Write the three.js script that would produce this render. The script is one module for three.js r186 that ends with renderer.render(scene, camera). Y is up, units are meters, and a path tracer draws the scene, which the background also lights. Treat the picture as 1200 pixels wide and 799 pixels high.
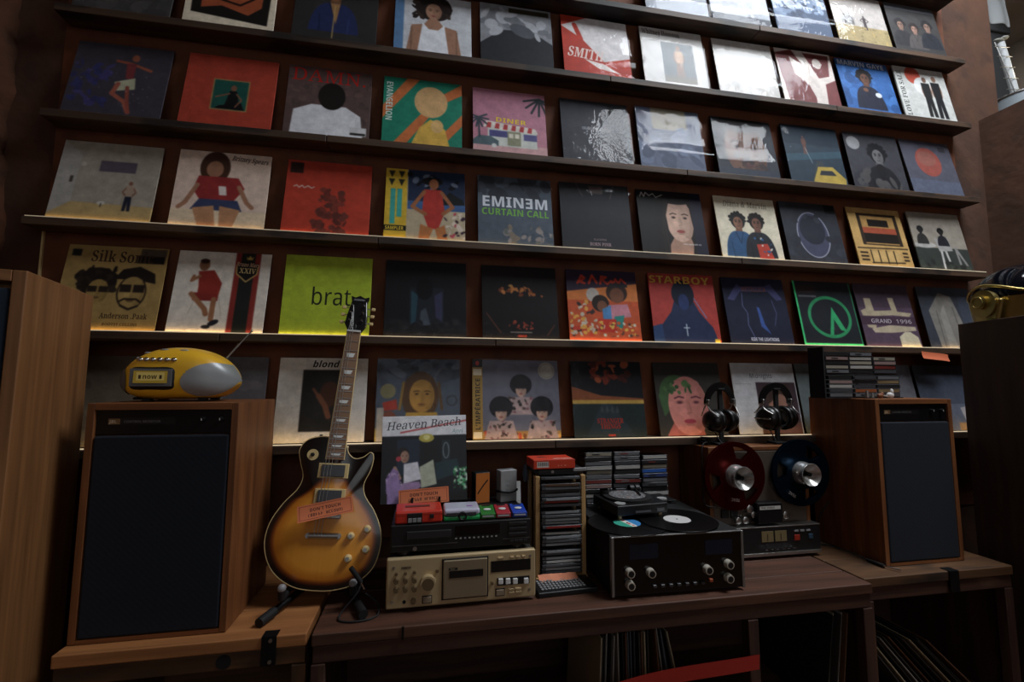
import * as THREE from 'three';
import { RoundedBoxGeometry } from 'three/addons/geometries/RoundedBoxGeometry.js';
import { mergeGeometries } from 'three/addons/utils/BufferGeometryUtils.js';
import { ImprovedNoise } from 'three/addons/math/ImprovedNoise.js';
import { RectAreaLightUniformsLib } from 'three/addons/lights/RectAreaLightUniformsLib.js';

// ---------------------------------------------------------------- camera, light, exposure
const W = 1200, H = 799, FOCAL = 529.97;
const scene = new THREE.Scene();
scene.background = new THREE.Color(0x000000);
const camera = new THREE.PerspectiveCamera(2 * Math.atan(H / 2 / FOCAL) * 180 / Math.PI, W / H, 0.05, 50);
const CAM = new THREE.Vector3(0, 1.2, 1.7533);
camera.position.copy(CAM);
camera.rotation.set(5.3086 * Math.PI / 180, -10.3886 * Math.PI / 180, 0.16625 * Math.PI / 180, 'YXZ');
camera.updateMatrixWorld(true);
const renderer = new THREE.WebGLRenderer({ antialias: true });
renderer.toneMapping = THREE.LinearToneMapping;
renderer.toneMappingExposure = 1.0;
renderer.shadowMap.enabled = true;
RectAreaLightUniformsLib.init();
const SKYLIGHT = { x0: 1.5, x1: 3.15, z0: 0.45, z1: 1.75, y: 4.3, power: 17, color: new THREE.Color(0.91, 0.955, 1.0) };
const LED_COLOR = new THREE.Color(1.0, 0.6, 0.2);
const SKYLIGHT2 = { x0: 3.3, x1: 4.5, z0: -1.4, z1: -0.5, power: 3.5 };  // unseen skylight, added to brighten the space beyond the half wall
const FILL_WINDOW = { x0: -0.9, x1: 1.9, y0: 1.5, y1: 3.5, z: 4.6, power: 0.5 };  // unseen window behind the camera, added as soft frontal fill
{
  const s = SKYLIGHT2, l = new THREE.RectAreaLight(SKYLIGHT.color, s.power, s.x1 - s.x0, s.z1 - s.z0);
  l.position.set((s.x0 + s.x1) / 2, SKYLIGHT.y - 0.01, (s.z0 + s.z1) / 2); l.rotation.x = -Math.PI / 2; l.name = 'alcove_fill_light'; l.castShadow = true; scene.add(l);
  const w = FILL_WINDOW, m = new THREE.RectAreaLight(new THREE.Color(0.95, 0.97, 1.0), w.power, w.x1 - w.x0, w.y1 - w.y0);
  m.position.set((w.x0 + w.x1) / 2, (w.y0 + w.y1) / 2, w.z - 0.02); m.name = 'front_fill_light'; m.castShadow = true; scene.add(m);
}
{
  const s = SKYLIGHT, l = new THREE.RectAreaLight(s.color, s.power, s.x1 - s.x0, s.z1 - s.z0);
  l.position.set((s.x0 + s.x1) / 2, s.y - 0.01, (s.z0 + s.z1) / 2);
  l.rotation.x = -Math.PI / 2;
  l.name = 'skylight_daylight'; l.castShadow = true; scene.add(l);
}

// ---------------------------------------------------------------- helpers
const V = (x, y, z) => new THREE.Vector3(x, y, z);
function rayDir(u, v) { return V((u - W / 2) / FOCAL, -(v - H / 2) / FOCAL, -1).applyQuaternion(camera.quaternion); }
function atZ(u, v, z) { const d = rayDir(u, v); return CAM.clone().addScaledVector(d, (z - CAM.z) / d.z); }
function atY(u, v, y) { const d = rayDir(u, v); return CAM.clone().addScaledVector(d, (y - CAM.y) / d.y); }
function pix(x, y, z) { const q = V(x, y, z).sub(CAM).applyQuaternion(camera.quaternion.clone().invert()); return [W / 2 + FOCAL * q.x / -q.z, H / 2 - FOCAL * q.y / -q.z]; }
function xForU(u, y, z) { let a = -3, b = 5; for (let i = 0; i < 50; i++) { const m = (a + b) / 2; if (pix(m, y, z)[0] < u) a = m; else b = m; } return a; }
let seedState = 7;
function seed(n) { seedState = (n * 2654435761) >>> 0; rnd(); rnd(); }
function rnd(a = 0, b = 1) { seedState = (seedState + 0x6D2B79F5) | 0; let t = Math.imul(seedState ^ (seedState >>> 15), 1 | seedState); t = (t + Math.imul(t ^ (t >>> 7), 61 | t)) ^ t; return a + (b - a) * (((t ^ (t >>> 14)) >>> 0) / 4294967296); }
const perlin = new ImprovedNoise();
function fbm(x, y, z, o = 4) { let s = 0, a = 0.5; for (let i = 0; i < o; i++) { s += a * perlin.noise(x, y, z); x *= 2.03; y *= 2.03; z += 7.7; a *= 0.5; } return s; }
// tileable noise on the unit square
function tnoise(u, v, fx, fy, z, o = 4) {
  const a = fbm(u * fx, v * fy, z, o), b = fbm((u - 1) * fx, v * fy, z, o), c = fbm(u * fx, (v - 1) * fy, z, o), d = fbm((u - 1) * fx, (v - 1) * fy, z, o);
  return (a * (1 - u) + b * u) * (1 - v) + (c * (1 - u) + d * u) * v;
}
function dataTex(n, fn, srgb = true) {
  const data = new Uint8Array(n * n * 4);
  for (let j = 0; j < n; j++) for (let i = 0; i < n; i++) {
    const c = fn(i / n, j / n), k = (j * n + i) * 4;
    for (let q = 0; q < 3; q++) data[k + q] = Math.max(0, Math.min(255, c[q]));
    data[k + 3] = 255;
  }
  const t = new THREE.DataTexture(data, n, n); t.magFilter = THREE.LinearFilter; t.minFilter = THREE.LinearMipmapLinearFilter; t.generateMipmaps = true;
  t.wrapS = t.wrapT = THREE.RepeatWrapping; if (srgb) t.colorSpace = THREE.SRGBColorSpace; t.needsUpdate = true; return t;
}
const mix = (a, b, t) => a.map((x, i) => x + (b[i] - x) * t);
const sat = (t) => Math.max(0, Math.min(1, t));
function canvasTex(w, h, draw) {
  const c = document.createElement('canvas'); c.width = w; c.height = h; const g = c.getContext('2d'); draw(g, w, h);
  const t = new THREE.CanvasTexture(c); t.colorSpace = THREE.SRGBColorSpace; t.anisotropy = 8; return t;
}
const std = (o) => new THREE.MeshStandardMaterial(o), phy = (o) => new THREE.MeshPhysicalMaterial(o);

function uvMetres(g, ax = 0, off = [0, 0]) {           // box-projected uv in metres; ax = axis the grain (v) follows
  const p = g.attributes.position, n = g.attributes.normal, uv = new Float32Array(p.count * 2);
  for (let i = 0; i < p.count; i++) {
    const c = [p.getX(i), p.getY(i), p.getZ(i)], m = [Math.abs(n.getX(i)), Math.abs(n.getY(i)), Math.abs(n.getZ(i))];
    const k = m[0] > m[1] && m[0] > m[2] ? 0 : m[1] > m[2] ? 1 : 2;
    let o = [0, 1, 2].filter((q) => q !== k);
    let vv = o.includes(ax) ? ax : o[1], uu = o.find((q) => q !== vv);
    uv[i * 2] = c[uu] + off[0]; uv[i * 2 + 1] = c[vv] + off[1];
  }
  g.setAttribute('uv', new THREE.BufferAttribute(uv, 2)); return g;
}
function box(w, h, d, x = 0, y = 0, z = 0, o = {}) {   // centred box; o.r bevel radius, o.ax grain axis, o.rot [x,y,z]
  let g = o.r ? new RoundedBoxGeometry(w, h, d, o.seg || 2, Math.min(o.r, w / 2.01, h / 2.01, d / 2.01)) : new THREE.BoxGeometry(w, h, d);
  g = g.index ? g.toNonIndexed() : g;
  uvMetres(g, o.ax ?? (w >= h && w >= d ? 0 : h >= d ? 1 : 2), [o.ou ?? rnd(), o.ov ?? rnd()]);
  if (o.rot) { g.rotateX(o.rot[0]); g.rotateY(o.rot[1]); g.rotateZ(o.rot[2]); }
  g.translate(x, y, z); return g;
}
function cyl(r1, r2, h, x = 0, y = 0, z = 0, o = {}) { // axis 'y' default, 'z' or 'x'
  let g = new THREE.CylinderGeometry(r1, r2, h, o.seg || 24, 1, !!o.open); g = g.toNonIndexed();
  if (o.axis === 'z') g.rotateX(Math.PI / 2); if (o.axis === 'x') g.rotateZ(-Math.PI / 2);
  if (o.rot) { g.rotateX(o.rot[0]); g.rotateY(o.rot[1]); g.rotateZ(o.rot[2]); }
  g.translate(x, y, z); return g;
}
function sph(r, x, y, z, sx = 1, sy = 1, sz = 1, seg = 20) { const g = new THREE.SphereGeometry(r, seg, Math.ceil(seg * 0.7)).toNonIndexed(); g.scale(sx, sy, sz); g.computeVertexNormals; g.translate(x, y, z); return g; }
function tube(pts, r, seg = 24, rs = 8, closed = false) { return new THREE.TubeGeometry(new THREE.CatmullRomCurve3(pts.map((p) => p.isVector3 ? p : V(...p)), closed, 'centripetal'), seg, r, rs, closed).toNonIndexed(); }
function rod(a, b, r, seg = 10) { a = a.isVector3 ? a : V(...a); b = b.isVector3 ? b : V(...b); const d = b.clone().sub(a), g = new THREE.CylinderGeometry(r, r, d.length(), seg).toNonIndexed(); g.applyQuaternion(new THREE.Quaternion().setFromUnitVectors(V(0, 1, 0), d.clone().normalize())); g.translate((a.x + b.x) / 2, (a.y + b.y) / 2, (a.z + b.z) / 2); return g; }
function lathe(pts, seg = 32, axis = 'y') { const g = new THREE.LatheGeometry(pts.map((p) => new THREE.Vector2(...p)), seg).toNonIndexed(); if (axis === 'z') g.rotateX(Math.PI / 2); return g; }
function extrude(shape, depth, bevel = 0, seg = 12) { const g = new THREE.ExtrudeGeometry(shape, { depth, bevelEnabled: bevel > 0, bevelThickness: bevel, bevelSize: bevel, bevelOffset: -bevel, bevelSegments: 2, curveSegments: seg }); return g.index ? g.toNonIndexed() : g; }
function merged(gs) {
  gs = [gs].flat().map((g) => { g = g.index ? g.toNonIndexed() : g; for (const k of Object.keys(g.attributes)) if (!['position', 'normal', 'uv'].includes(k)) g.deleteAttribute(k); g.clearGroups(); return g; });
  return gs.length === 1 ? gs[0] : mergeGeometries(gs);
}
const names = {};
function numbered(n) { const k = names[n] = (names[n] ?? -1) + 1; return k ? n + '_' + String(k).padStart(3, '0') : n; }
function part(name, gs, mat, parent, label) { const m = new THREE.Mesh(merged(gs), mat); m.name = name; m.castShadow = m.receiveShadow = true; parent.add(m); if (label) m.userData.label = label; return m; }
function thing(name, label, category, pos = [0, 0, 0], turn = 0, group) { const o = new THREE.Group(); o.name = numbered(name); o.userData = { label, category }; if (group) o.userData.group = group; o.position.set(...pos); o.rotation.y = turn; scene.add(o); return o; }
function single(name, label, category, gs, mat, pos = [0, 0, 0], turn = 0, group) { const m = new THREE.Mesh(merged(gs), mat); m.name = numbered(name); m.userData = { label, category }; if (group) m.userData.group = group; m.position.set(...pos); m.rotation.y = turn; m.castShadow = m.receiveShadow = true; scene.add(m); return m; }
function struct(name, gs, mat, label, category) { const m = new THREE.Mesh(merged(gs), mat); m.name = name; m.userData = { kind: 'structure', label, category }; m.castShadow = m.receiveShadow = true; scene.add(m); return m; }

// ---------------------------------------------------------------- surface textures
const plasterTex = dataTex(512, (u, v) => {
  const a = tnoise(u, v, 5, 5, 1.3, 5), b = tnoise(u, v, 26, 26, 4.1, 3), s = tnoise(u, v, 90, 90, 9.2, 2);
  let c = mix([88, 58, 42], [122, 82, 58], sat(0.5 + a * 1.5)); c = mix(c, [70, 48, 37], sat((tnoise(u, v, 9, 9, 4.1, 4) - 0.06) * 2.4)); c = mix(c, [74, 50, 40], sat((b - 0.22) * 2)); c = mix(c, [142, 104, 78], sat((s - 0.26) * 3));
  return c;
});
const plasterBump = dataTex(512, (u, v) => { const h = 128 + 190 * (tnoise(u, v, 18, 18, 2.2, 5)); return [h, h, h]; }, false);
function woodTex(z, dark, light, streak, opts = {}) {
  return dataTex(512, (u, v) => {
    const warp = tnoise(u, v, 3, 2, z, 3) * 0.12, g = tnoise(u, v, opts.fx || 70, 2.2, z + 3, 3), r = Math.sin((u + warp) * Math.PI * 2 * (opts.rings || 14)), f = tnoise(u, v, 160, 8, z + 8, 2);
    let c = mix(dark, light, sat(0.5 + g * 0.9 + r * 0.12 + f * 0.35));
    if (streak) c = mix(c, streak, sat((tnoise(u, v, 9, 3, z + 5, 4) - (opts.cut ?? 0.08)) * (opts.k ?? 5)));
    return c;
  });
}
const walnutTex = woodTex(11, [88, 50, 26], [150, 94, 52]);
const teakTex = woodTex(17, [104, 66, 36], [158, 110, 66]);
const shelfTex = woodTex(23, [46, 34, 26], [98, 72, 52], [22, 19, 18], { cut: 0.03, k: 7 });
const benchDarkTex = woodTex(31, [62, 40, 31], [128, 86, 66], [158, 128, 108], { cut: 0.14, k: 4 });
const benchOrangeTex = woodTex(37, [128, 80, 44], [186, 126, 74], [92, 60, 38], { cut: 0.14, k: 3 });
const benchOldTex = woodTex(41, [84, 60, 40], [134, 98, 64], [48, 36, 28], { cut: 0.05, k: 4 });
const woodBump = dataTex(256, (u, v) => { const h = 128 + 160 * tnoise(u, v, 60, 3, 5.5, 3); return [h, h, h]; }, false);
const fabricBump = dataTex(256, (u, v) => { const h = 128 + 60 * Math.sin(u * Math.PI * 2 * 60) * Math.sin(v * Math.PI * 2 * 60) + 40 * tnoise(u, v, 60, 60, 3, 2); return [h, h, h]; }, false);

const mPlaster = std({ map: plasterTex, color: 0xbcb8b4, bumpMap: plasterBump, bumpScale: 0.004, roughness: 0.92 });
const mStone = std({ map: plasterTex, bumpMap: plasterBump, bumpScale: 0.01, roughness: 1, color: 0xc8b8aa });
const mPalePlaster = std({ color: 0x9c8c7c, bumpMap: plasterBump, bumpScale: 0.004, roughness: 0.95 });
const mShelf = std({ map: shelfTex, bumpMap: woodBump, bumpScale: 0.0012, roughness: 0.62 });
const mWalnut = std({ map: walnutTex, roughness: 0.5 });
const mShadedWood = std({ map: woodTex(53, [40, 26, 19], [74, 48, 35]), roughness: 0.6 });  // right cabinet wood, its shade put into a darker brown
const mTeak = std({ map: teakTex, roughness: 0.55 });
const mBenchDark = std({ map: benchDarkTex, color: 0xd4c8bc, bumpMap: woodBump, bumpScale: 0.0012, roughness: 0.6 });
const mBenchOrange = std({ map: benchOrangeTex, bumpMap: woodBump, bumpScale: 0.001, roughness: 0.62 });
const mBenchOld = std({ map: benchOldTex, color: 0xd0c4b4, bumpMap: woodBump, bumpScale: 0.001, roughness: 0.62 });
const mGrille = std({ color: 0x121722, bumpMap: fabricBump, bumpScale: 0.0006, roughness: 1 });
const mBlackPanel = std({ color: 0x0d0d0e, roughness: 0.35 });
const mBlackPlastic = std({ color: 0x101012, roughness: 0.45 });
const mBlackMatt = std({ color: 0x0c0c0d, roughness: 0.85 });
const mRubber = std({ color: 0x0e0e10, roughness: 0.7 });
const mLeather = std({ color: 0x0e0d0d, roughness: 0.32 });
const mChrome = std({ color: 0xd8d8d8, metalness: 1, roughness: 0.16 });
const mSteel = std({ color: 0xb4b4b2, metalness: 1, roughness: 0.34 });
const mBlackMetal = std({ color: 0x151516, metalness: 0.6, roughness: 0.5 });
const mCream = std({ color: 0xd6bd86, roughness: 0.5 });
const mWhitePlastic = std({ color: 0xd8d8d6, roughness: 0.45 });
const mGreyPlastic = std({ color: 0x8a8a8c, roughness: 0.45 });
const mPrintGrey = std({ color: 0x9a9a98, roughness: 0.6 });
const mClear = phy({ color: 0xf4f6f8, transmission: 1, thickness: 0, roughness: 0.08, ior: 1.45 });
const crinkle = dataTex(256, (u, v) => { const a = 1 - Math.abs(tnoise(u, v, 6, 4, 12.1, 3)) * 3.2, b = 1 - Math.abs(tnoise(u, v, 13, 9, 3.7, 3)) * 2.6, h = 128 + 70 * a + 40 * b; return [h, h, h]; }, false);
const mFilm = phy({ color: 0xfafbff, transmission: 1, thickness: 0, roughness: 0.09, ior: 1.36, specularIntensity: 0.42, bumpMap: crinkle, bumpScale: 0.0032 });
const mLed = [0.1, 0.3, 0.6].map((k) => std({ color: 0xfff0d0, emissive: new THREE.Color(1.0, 0.78, 0.5), emissiveIntensity: k, roughness: 0.6 }));

// ---------------------------------------------------------------- the room
const WALLZ = -0.075, LX = -1.5, RX = 2.89, CEIL = SKYLIGHT.y, BACKZ = 4.6, OUTX = 5.2, OUTZ = -1.6;
const T = 0.15;
const slab = (x0, x1, y0, y1, z0, z1, o) => box(x1 - x0, y1 - y0, z1 - z0, (x0 + x1) / 2, (y0 + y1) / 2, (z0 + z1) / 2, { ou: 0, ov: 0, ...o });
struct('wall_back', slab(LX - T, RX + T - 0.003, 0, CEIL, WALLZ - T, WALLZ), mPlaster, 'rust brown mottled plaster wall behind the record shelves', 'wall');
{ // left wall, rough stony surface
  const g = new THREE.PlaneGeometry(BACKZ - WALLZ, CEIL, 160, 150); g.rotateY(Math.PI / 2); g.translate(0, CEIL / 2, (BACKZ + WALLZ) / 2);
  const p = g.attributes.position;
  for (let i = 0; i < p.count; i++) p.setX(i, LX + 0.02 + 0.05 * fbm(p.getZ(i) * 5, p.getY(i) * 5, 3.3, 4) + 0.02 * fbm(p.getZ(i) * 22, p.getY(i) * 22, 8.3, 3));
  g.computeVertexNormals(); const q = g.toNonIndexed(); uvMetres(q, 1);
  struct('wall_left', [q, slab(LX - T, LX - 0.03, 0, CEIL, WALLZ, BACKZ)], mStone, 'rough stony plaster wall beside the shelf ends', 'wall');
}
struct('wall_right', slab(RX, RX + T, 0, 2.615, WALLZ, BACKZ), mPlaster, 'half height brown plaster wall with an open top', 'wall');
struct('wall_outer', slab(OUTX, OUTX + T, 0, CEIL, OUTZ, BACKZ), mPalePlaster, 'pale brown wall of the neighbouring space', 'wall');
struct('wall_alcove', slab(RX + T, OUTX, 0, CEIL, OUTZ - T, OUTZ), std({ color: 0x9ca2a6, roughness: 0.9, bumpMap: plasterBump, bumpScale: 0.003 }), 'grey wall of the neighbouring space beyond the half wall', 'wall');
struct('wall_alcove_side', slab(RX + T - 0.05, RX + T - 0.01, 0, CEIL, OUTZ, WALLZ - T), mPlaster, 'brown side wall of the neighbouring space', 'wall');
struct('floor', slab(LX - T, OUTX + T, -T, 0, OUTZ - T, BACKZ + T), std({ color: 0xd0c0b0, roughness: 0.6, map: benchOldTex }), 'worn brown wooden floor', 'floor');
{
  const s = SKYLIGHT, q = SKYLIGHT2, y0 = CEIL, y1 = CEIL + T, a = LX - T, b = OUTX + T, c = OUTZ - T, d = BACKZ + T, M = 0.2;
  struct('ceiling', [slab(a, s.x0, y0, y1, M, d), slab(s.x1, b, y0, y1, M, d), slab(s.x0, s.x1, y0, y1, M, s.z0), slab(s.x0, s.x1, y0, y1, s.z1, d), slab(a, q.x0, y0, y1, c, M), slab(q.x1, b, y0, y1, c, M), slab(q.x0, q.x1, y0, y1, c, q.z0), slab(q.x0, q.x1, y0, y1, q.z1, M)], mPalePlaster, 'pale brown ceiling with a skylight opening and one added for fill', 'ceiling');
  const panes = (name, label, w, h, n, power, place) => {      // frosted window made of n panes, built in its own plane
    const win = new THREE.Group(); win.name = name; win.userData = { kind: 'structure', label, category: 'window' }; scene.add(win); place(win);
    const mp = std({ color: 0xf0f4f8, roughness: 0.7, emissive: s.color, emissiveIntensity: power }), k = w / n;
    for (let i = 0; i < n; i++) part('pane', box(k - 0.05, h - 0.05, 0.01, -w / 2 + k * (i + 0.5), 0, 0), mp, win);
    for (let i = 0; i <= n; i++) part('window_frame', box(0.05, h, 0.05, -w / 2 + k * i, 0, 0), mBlackMetal, win);
    for (const e of [-1, 1]) part('window_frame', box(w, 0.05, 0.05, 0, e * h / 2, 0), mBlackMetal, win);
  };
  panes('window_1', 'skylight with frosted panes over the record wall', s.x1 - s.x0, s.z1 - s.z0, 3, 1.2, (o) => { o.position.set((s.x0 + s.x1) / 2, y0 + 0.06, (s.z0 + s.z1) / 2); o.rotation.x = Math.PI / 2; });
  panes('window_2', 'unseen frosted skylight added to brighten the neighbouring space', q.x1 - q.x0, q.z1 - q.z0, 2, 0.8, (o) => { o.position.set((q.x0 + q.x1) / 2, y0 + 0.06, (q.z0 + q.z1) / 2); o.rotation.x = Math.PI / 2; });
  const w = FILL_WINDOW;
  panes('window_3', 'unseen wide frosted window added as soft fill facing the record shelves', w.x1 - w.x0, w.y1 - w.y0, 4, 0.15, (o) => { o.position.set((w.x0 + w.x1) / 2, (w.y0 + w.y1) / 2, w.z + 0.06); });
  struct('wall_front', [slab(LX - T, w.x0, 0, CEIL, BACKZ, BACKZ + T), slab(w.x1, OUTX + T, 0, CEIL, BACKZ, BACKZ + T), slab(w.x0, w.x1, 0, w.y0, BACKZ, BACKZ + T), slab(w.x0, w.x1, w.y1, CEIL, BACKZ, BACKZ + T)], mPalePlaster, 'pale brown wall facing the shelves, opened for the added fill window', 'wall');
}
{ const t = struct('trim_1', box(0.006, 0.36, 0.012, -1.341, 1.565, WALLZ + 0.006), mCream, 'thin pale batten on the wall beside the shelf ends', 'trim'); }

single('added_backing_panel', 'added panel behind the shelved records, mottled plaster tinted orange for warm light', 'board', slab(-1.338, 2.7, 0.62, 3.6, WALLZ + 0.0003, WALLZ + 0.005), std({ map: plasterTex, color: 0xffd8b4, bumpMap: plasterBump, bumpScale: 0.002, roughness: 0.75 }));  // added panel: brighter orange copy of the plaster stands in for lit gaps
// ---------------------------------------------------------------- shelves
const SHY = [3.236, 2.881, 2.530, 2.138, 1.7536, 1.3718, 0.9813];   // top faces, index = row + 1
const SX0 = -1.333, SX1 = 2.705, STH = 0.028;
const shelfNames = ['topmost plank shelf cut by the ceiling line', 'plank shelf, second from the top, holding glossy wrapped records', 'plank shelf, third from the top, holding a red and white sleeve', 'plank shelf, fourth from the top, holding a coral sleeve', 'plank shelf, third from the bottom, holding a beige room sleeve', 'plank shelf, second from the bottom, holding a lime green sleeve', 'lowest plank shelf, right above the audio equipment'];
const shelfCuts = [[0.9], [0.2, 1.5], [0.75, 1.9], [-0.4, 1.1], [-0.2, 1.35], [-0.727, 0.254], [0.48]];
SHY.forEach((y, i) => {
  const front = i === 6 ? 0.06 : 0.014, back = WALLZ + 0.0055;
  const x0 = SX0 + [0, 0, 0.01, 0.0, -0.02, 0, 0][i], x1 = SX1 + [-.03, 0, 0.0, 0.01, 0.015, 0, 0][i];
  const o = thing('wall_shelf', 'dark worn wooden ' + shelfNames[i], 'shelf', [(x0 + x1) / 2, y, (front + back) / 2]);
  const cx = (x0 + x1) / 2, cz = (front + back) / 2, xs = [x0, ...shelfCuts[i], x1];
  for (let k = 0; k + 1 < xs.length; k++) { seed(100 + i * 10 + k); part('plank', box(xs[k + 1] - xs[k] - 0.002, STH, front - back, (xs[k] + xs[k + 1]) / 2 - cx, -STH / 2, 0, { r: 0.003, ax: 0 }), mShelf, o); }
  if (i >= 4) {
    const zc = (i === 6 ? 0.036 : 0.0105), p = [0, 0, 0, 0, 1.6, 4.4, 6.5][i];
    part('led_strip', box(x1 - x0 - 0.02, 0.003, 0.004, 0, 0.0015, zc - cz), mLed[i - 4], o, 'thin warm glowing light strip along the front edge');
    const l = new THREE.RectAreaLight(LED_COLOR, p, x1 - x0 - 0.02, 0.006);
    l.position.set(cx, y + 0.0045, zc - 0.003); l.lookAt(cx, y + 0.0045 + 0.012, zc - 0.02); l.name = 'led_strip_light'; l.castShadow = true; scene.add(l);
  }
});

// ---------------------------------------------------------------- record covers: generic prints in the photograph's colours
const GN = 320, grainField = (() => { const f = new Float32Array(GN * GN), c = new Float32Array(GN * GN); seed(5); for (let j = 0; j < GN; j++) for (let i = 0; i < GN; i++) { f[j * GN + i] = rnd(-1, 1); c[j * GN + i] = fbm(i / 26, j / 26, 4.4, 5); } return [f, c]; })();
let printNo = 0;
function softPrint(g, n) {          // halftone-soft printed picture: soft contours, paper grain, uneven ink
  const src = document.createElement('canvas'); src.width = src.height = n; src.getContext('2d').drawImage(g.canvas, 0, 0);
  g.filter = `blur(${n / 170}px)`; g.drawImage(src, 0, 0); g.filter = 'none';
  const im = g.getImageData(0, 0, n, n), d = im.data, ox = (printNo++ * 37) % (GN - 1);
  for (let j = 0; j < n; j++) for (let i = 0; i < n; i++) {
    const q = (j * n + i) * 4, w = ((j + ox) % GN) * GN + (i + ox * 3) % GN, m = 1 + 0.05 * grainField[0][w] + 0.16 * grainField[1][w], L = 0.3 * d[q] + 0.59 * d[q + 1] + 0.11 * d[q + 2];
    for (let k = 0; k < 3; k++) d[q + k] = Math.max(0, Math.min(255, (d[q + k] * 0.88 + L * 0.12) * m + 3 * grainField[0][w]));
  }
  g.putImageData(im, 0, 0);
}
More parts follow.
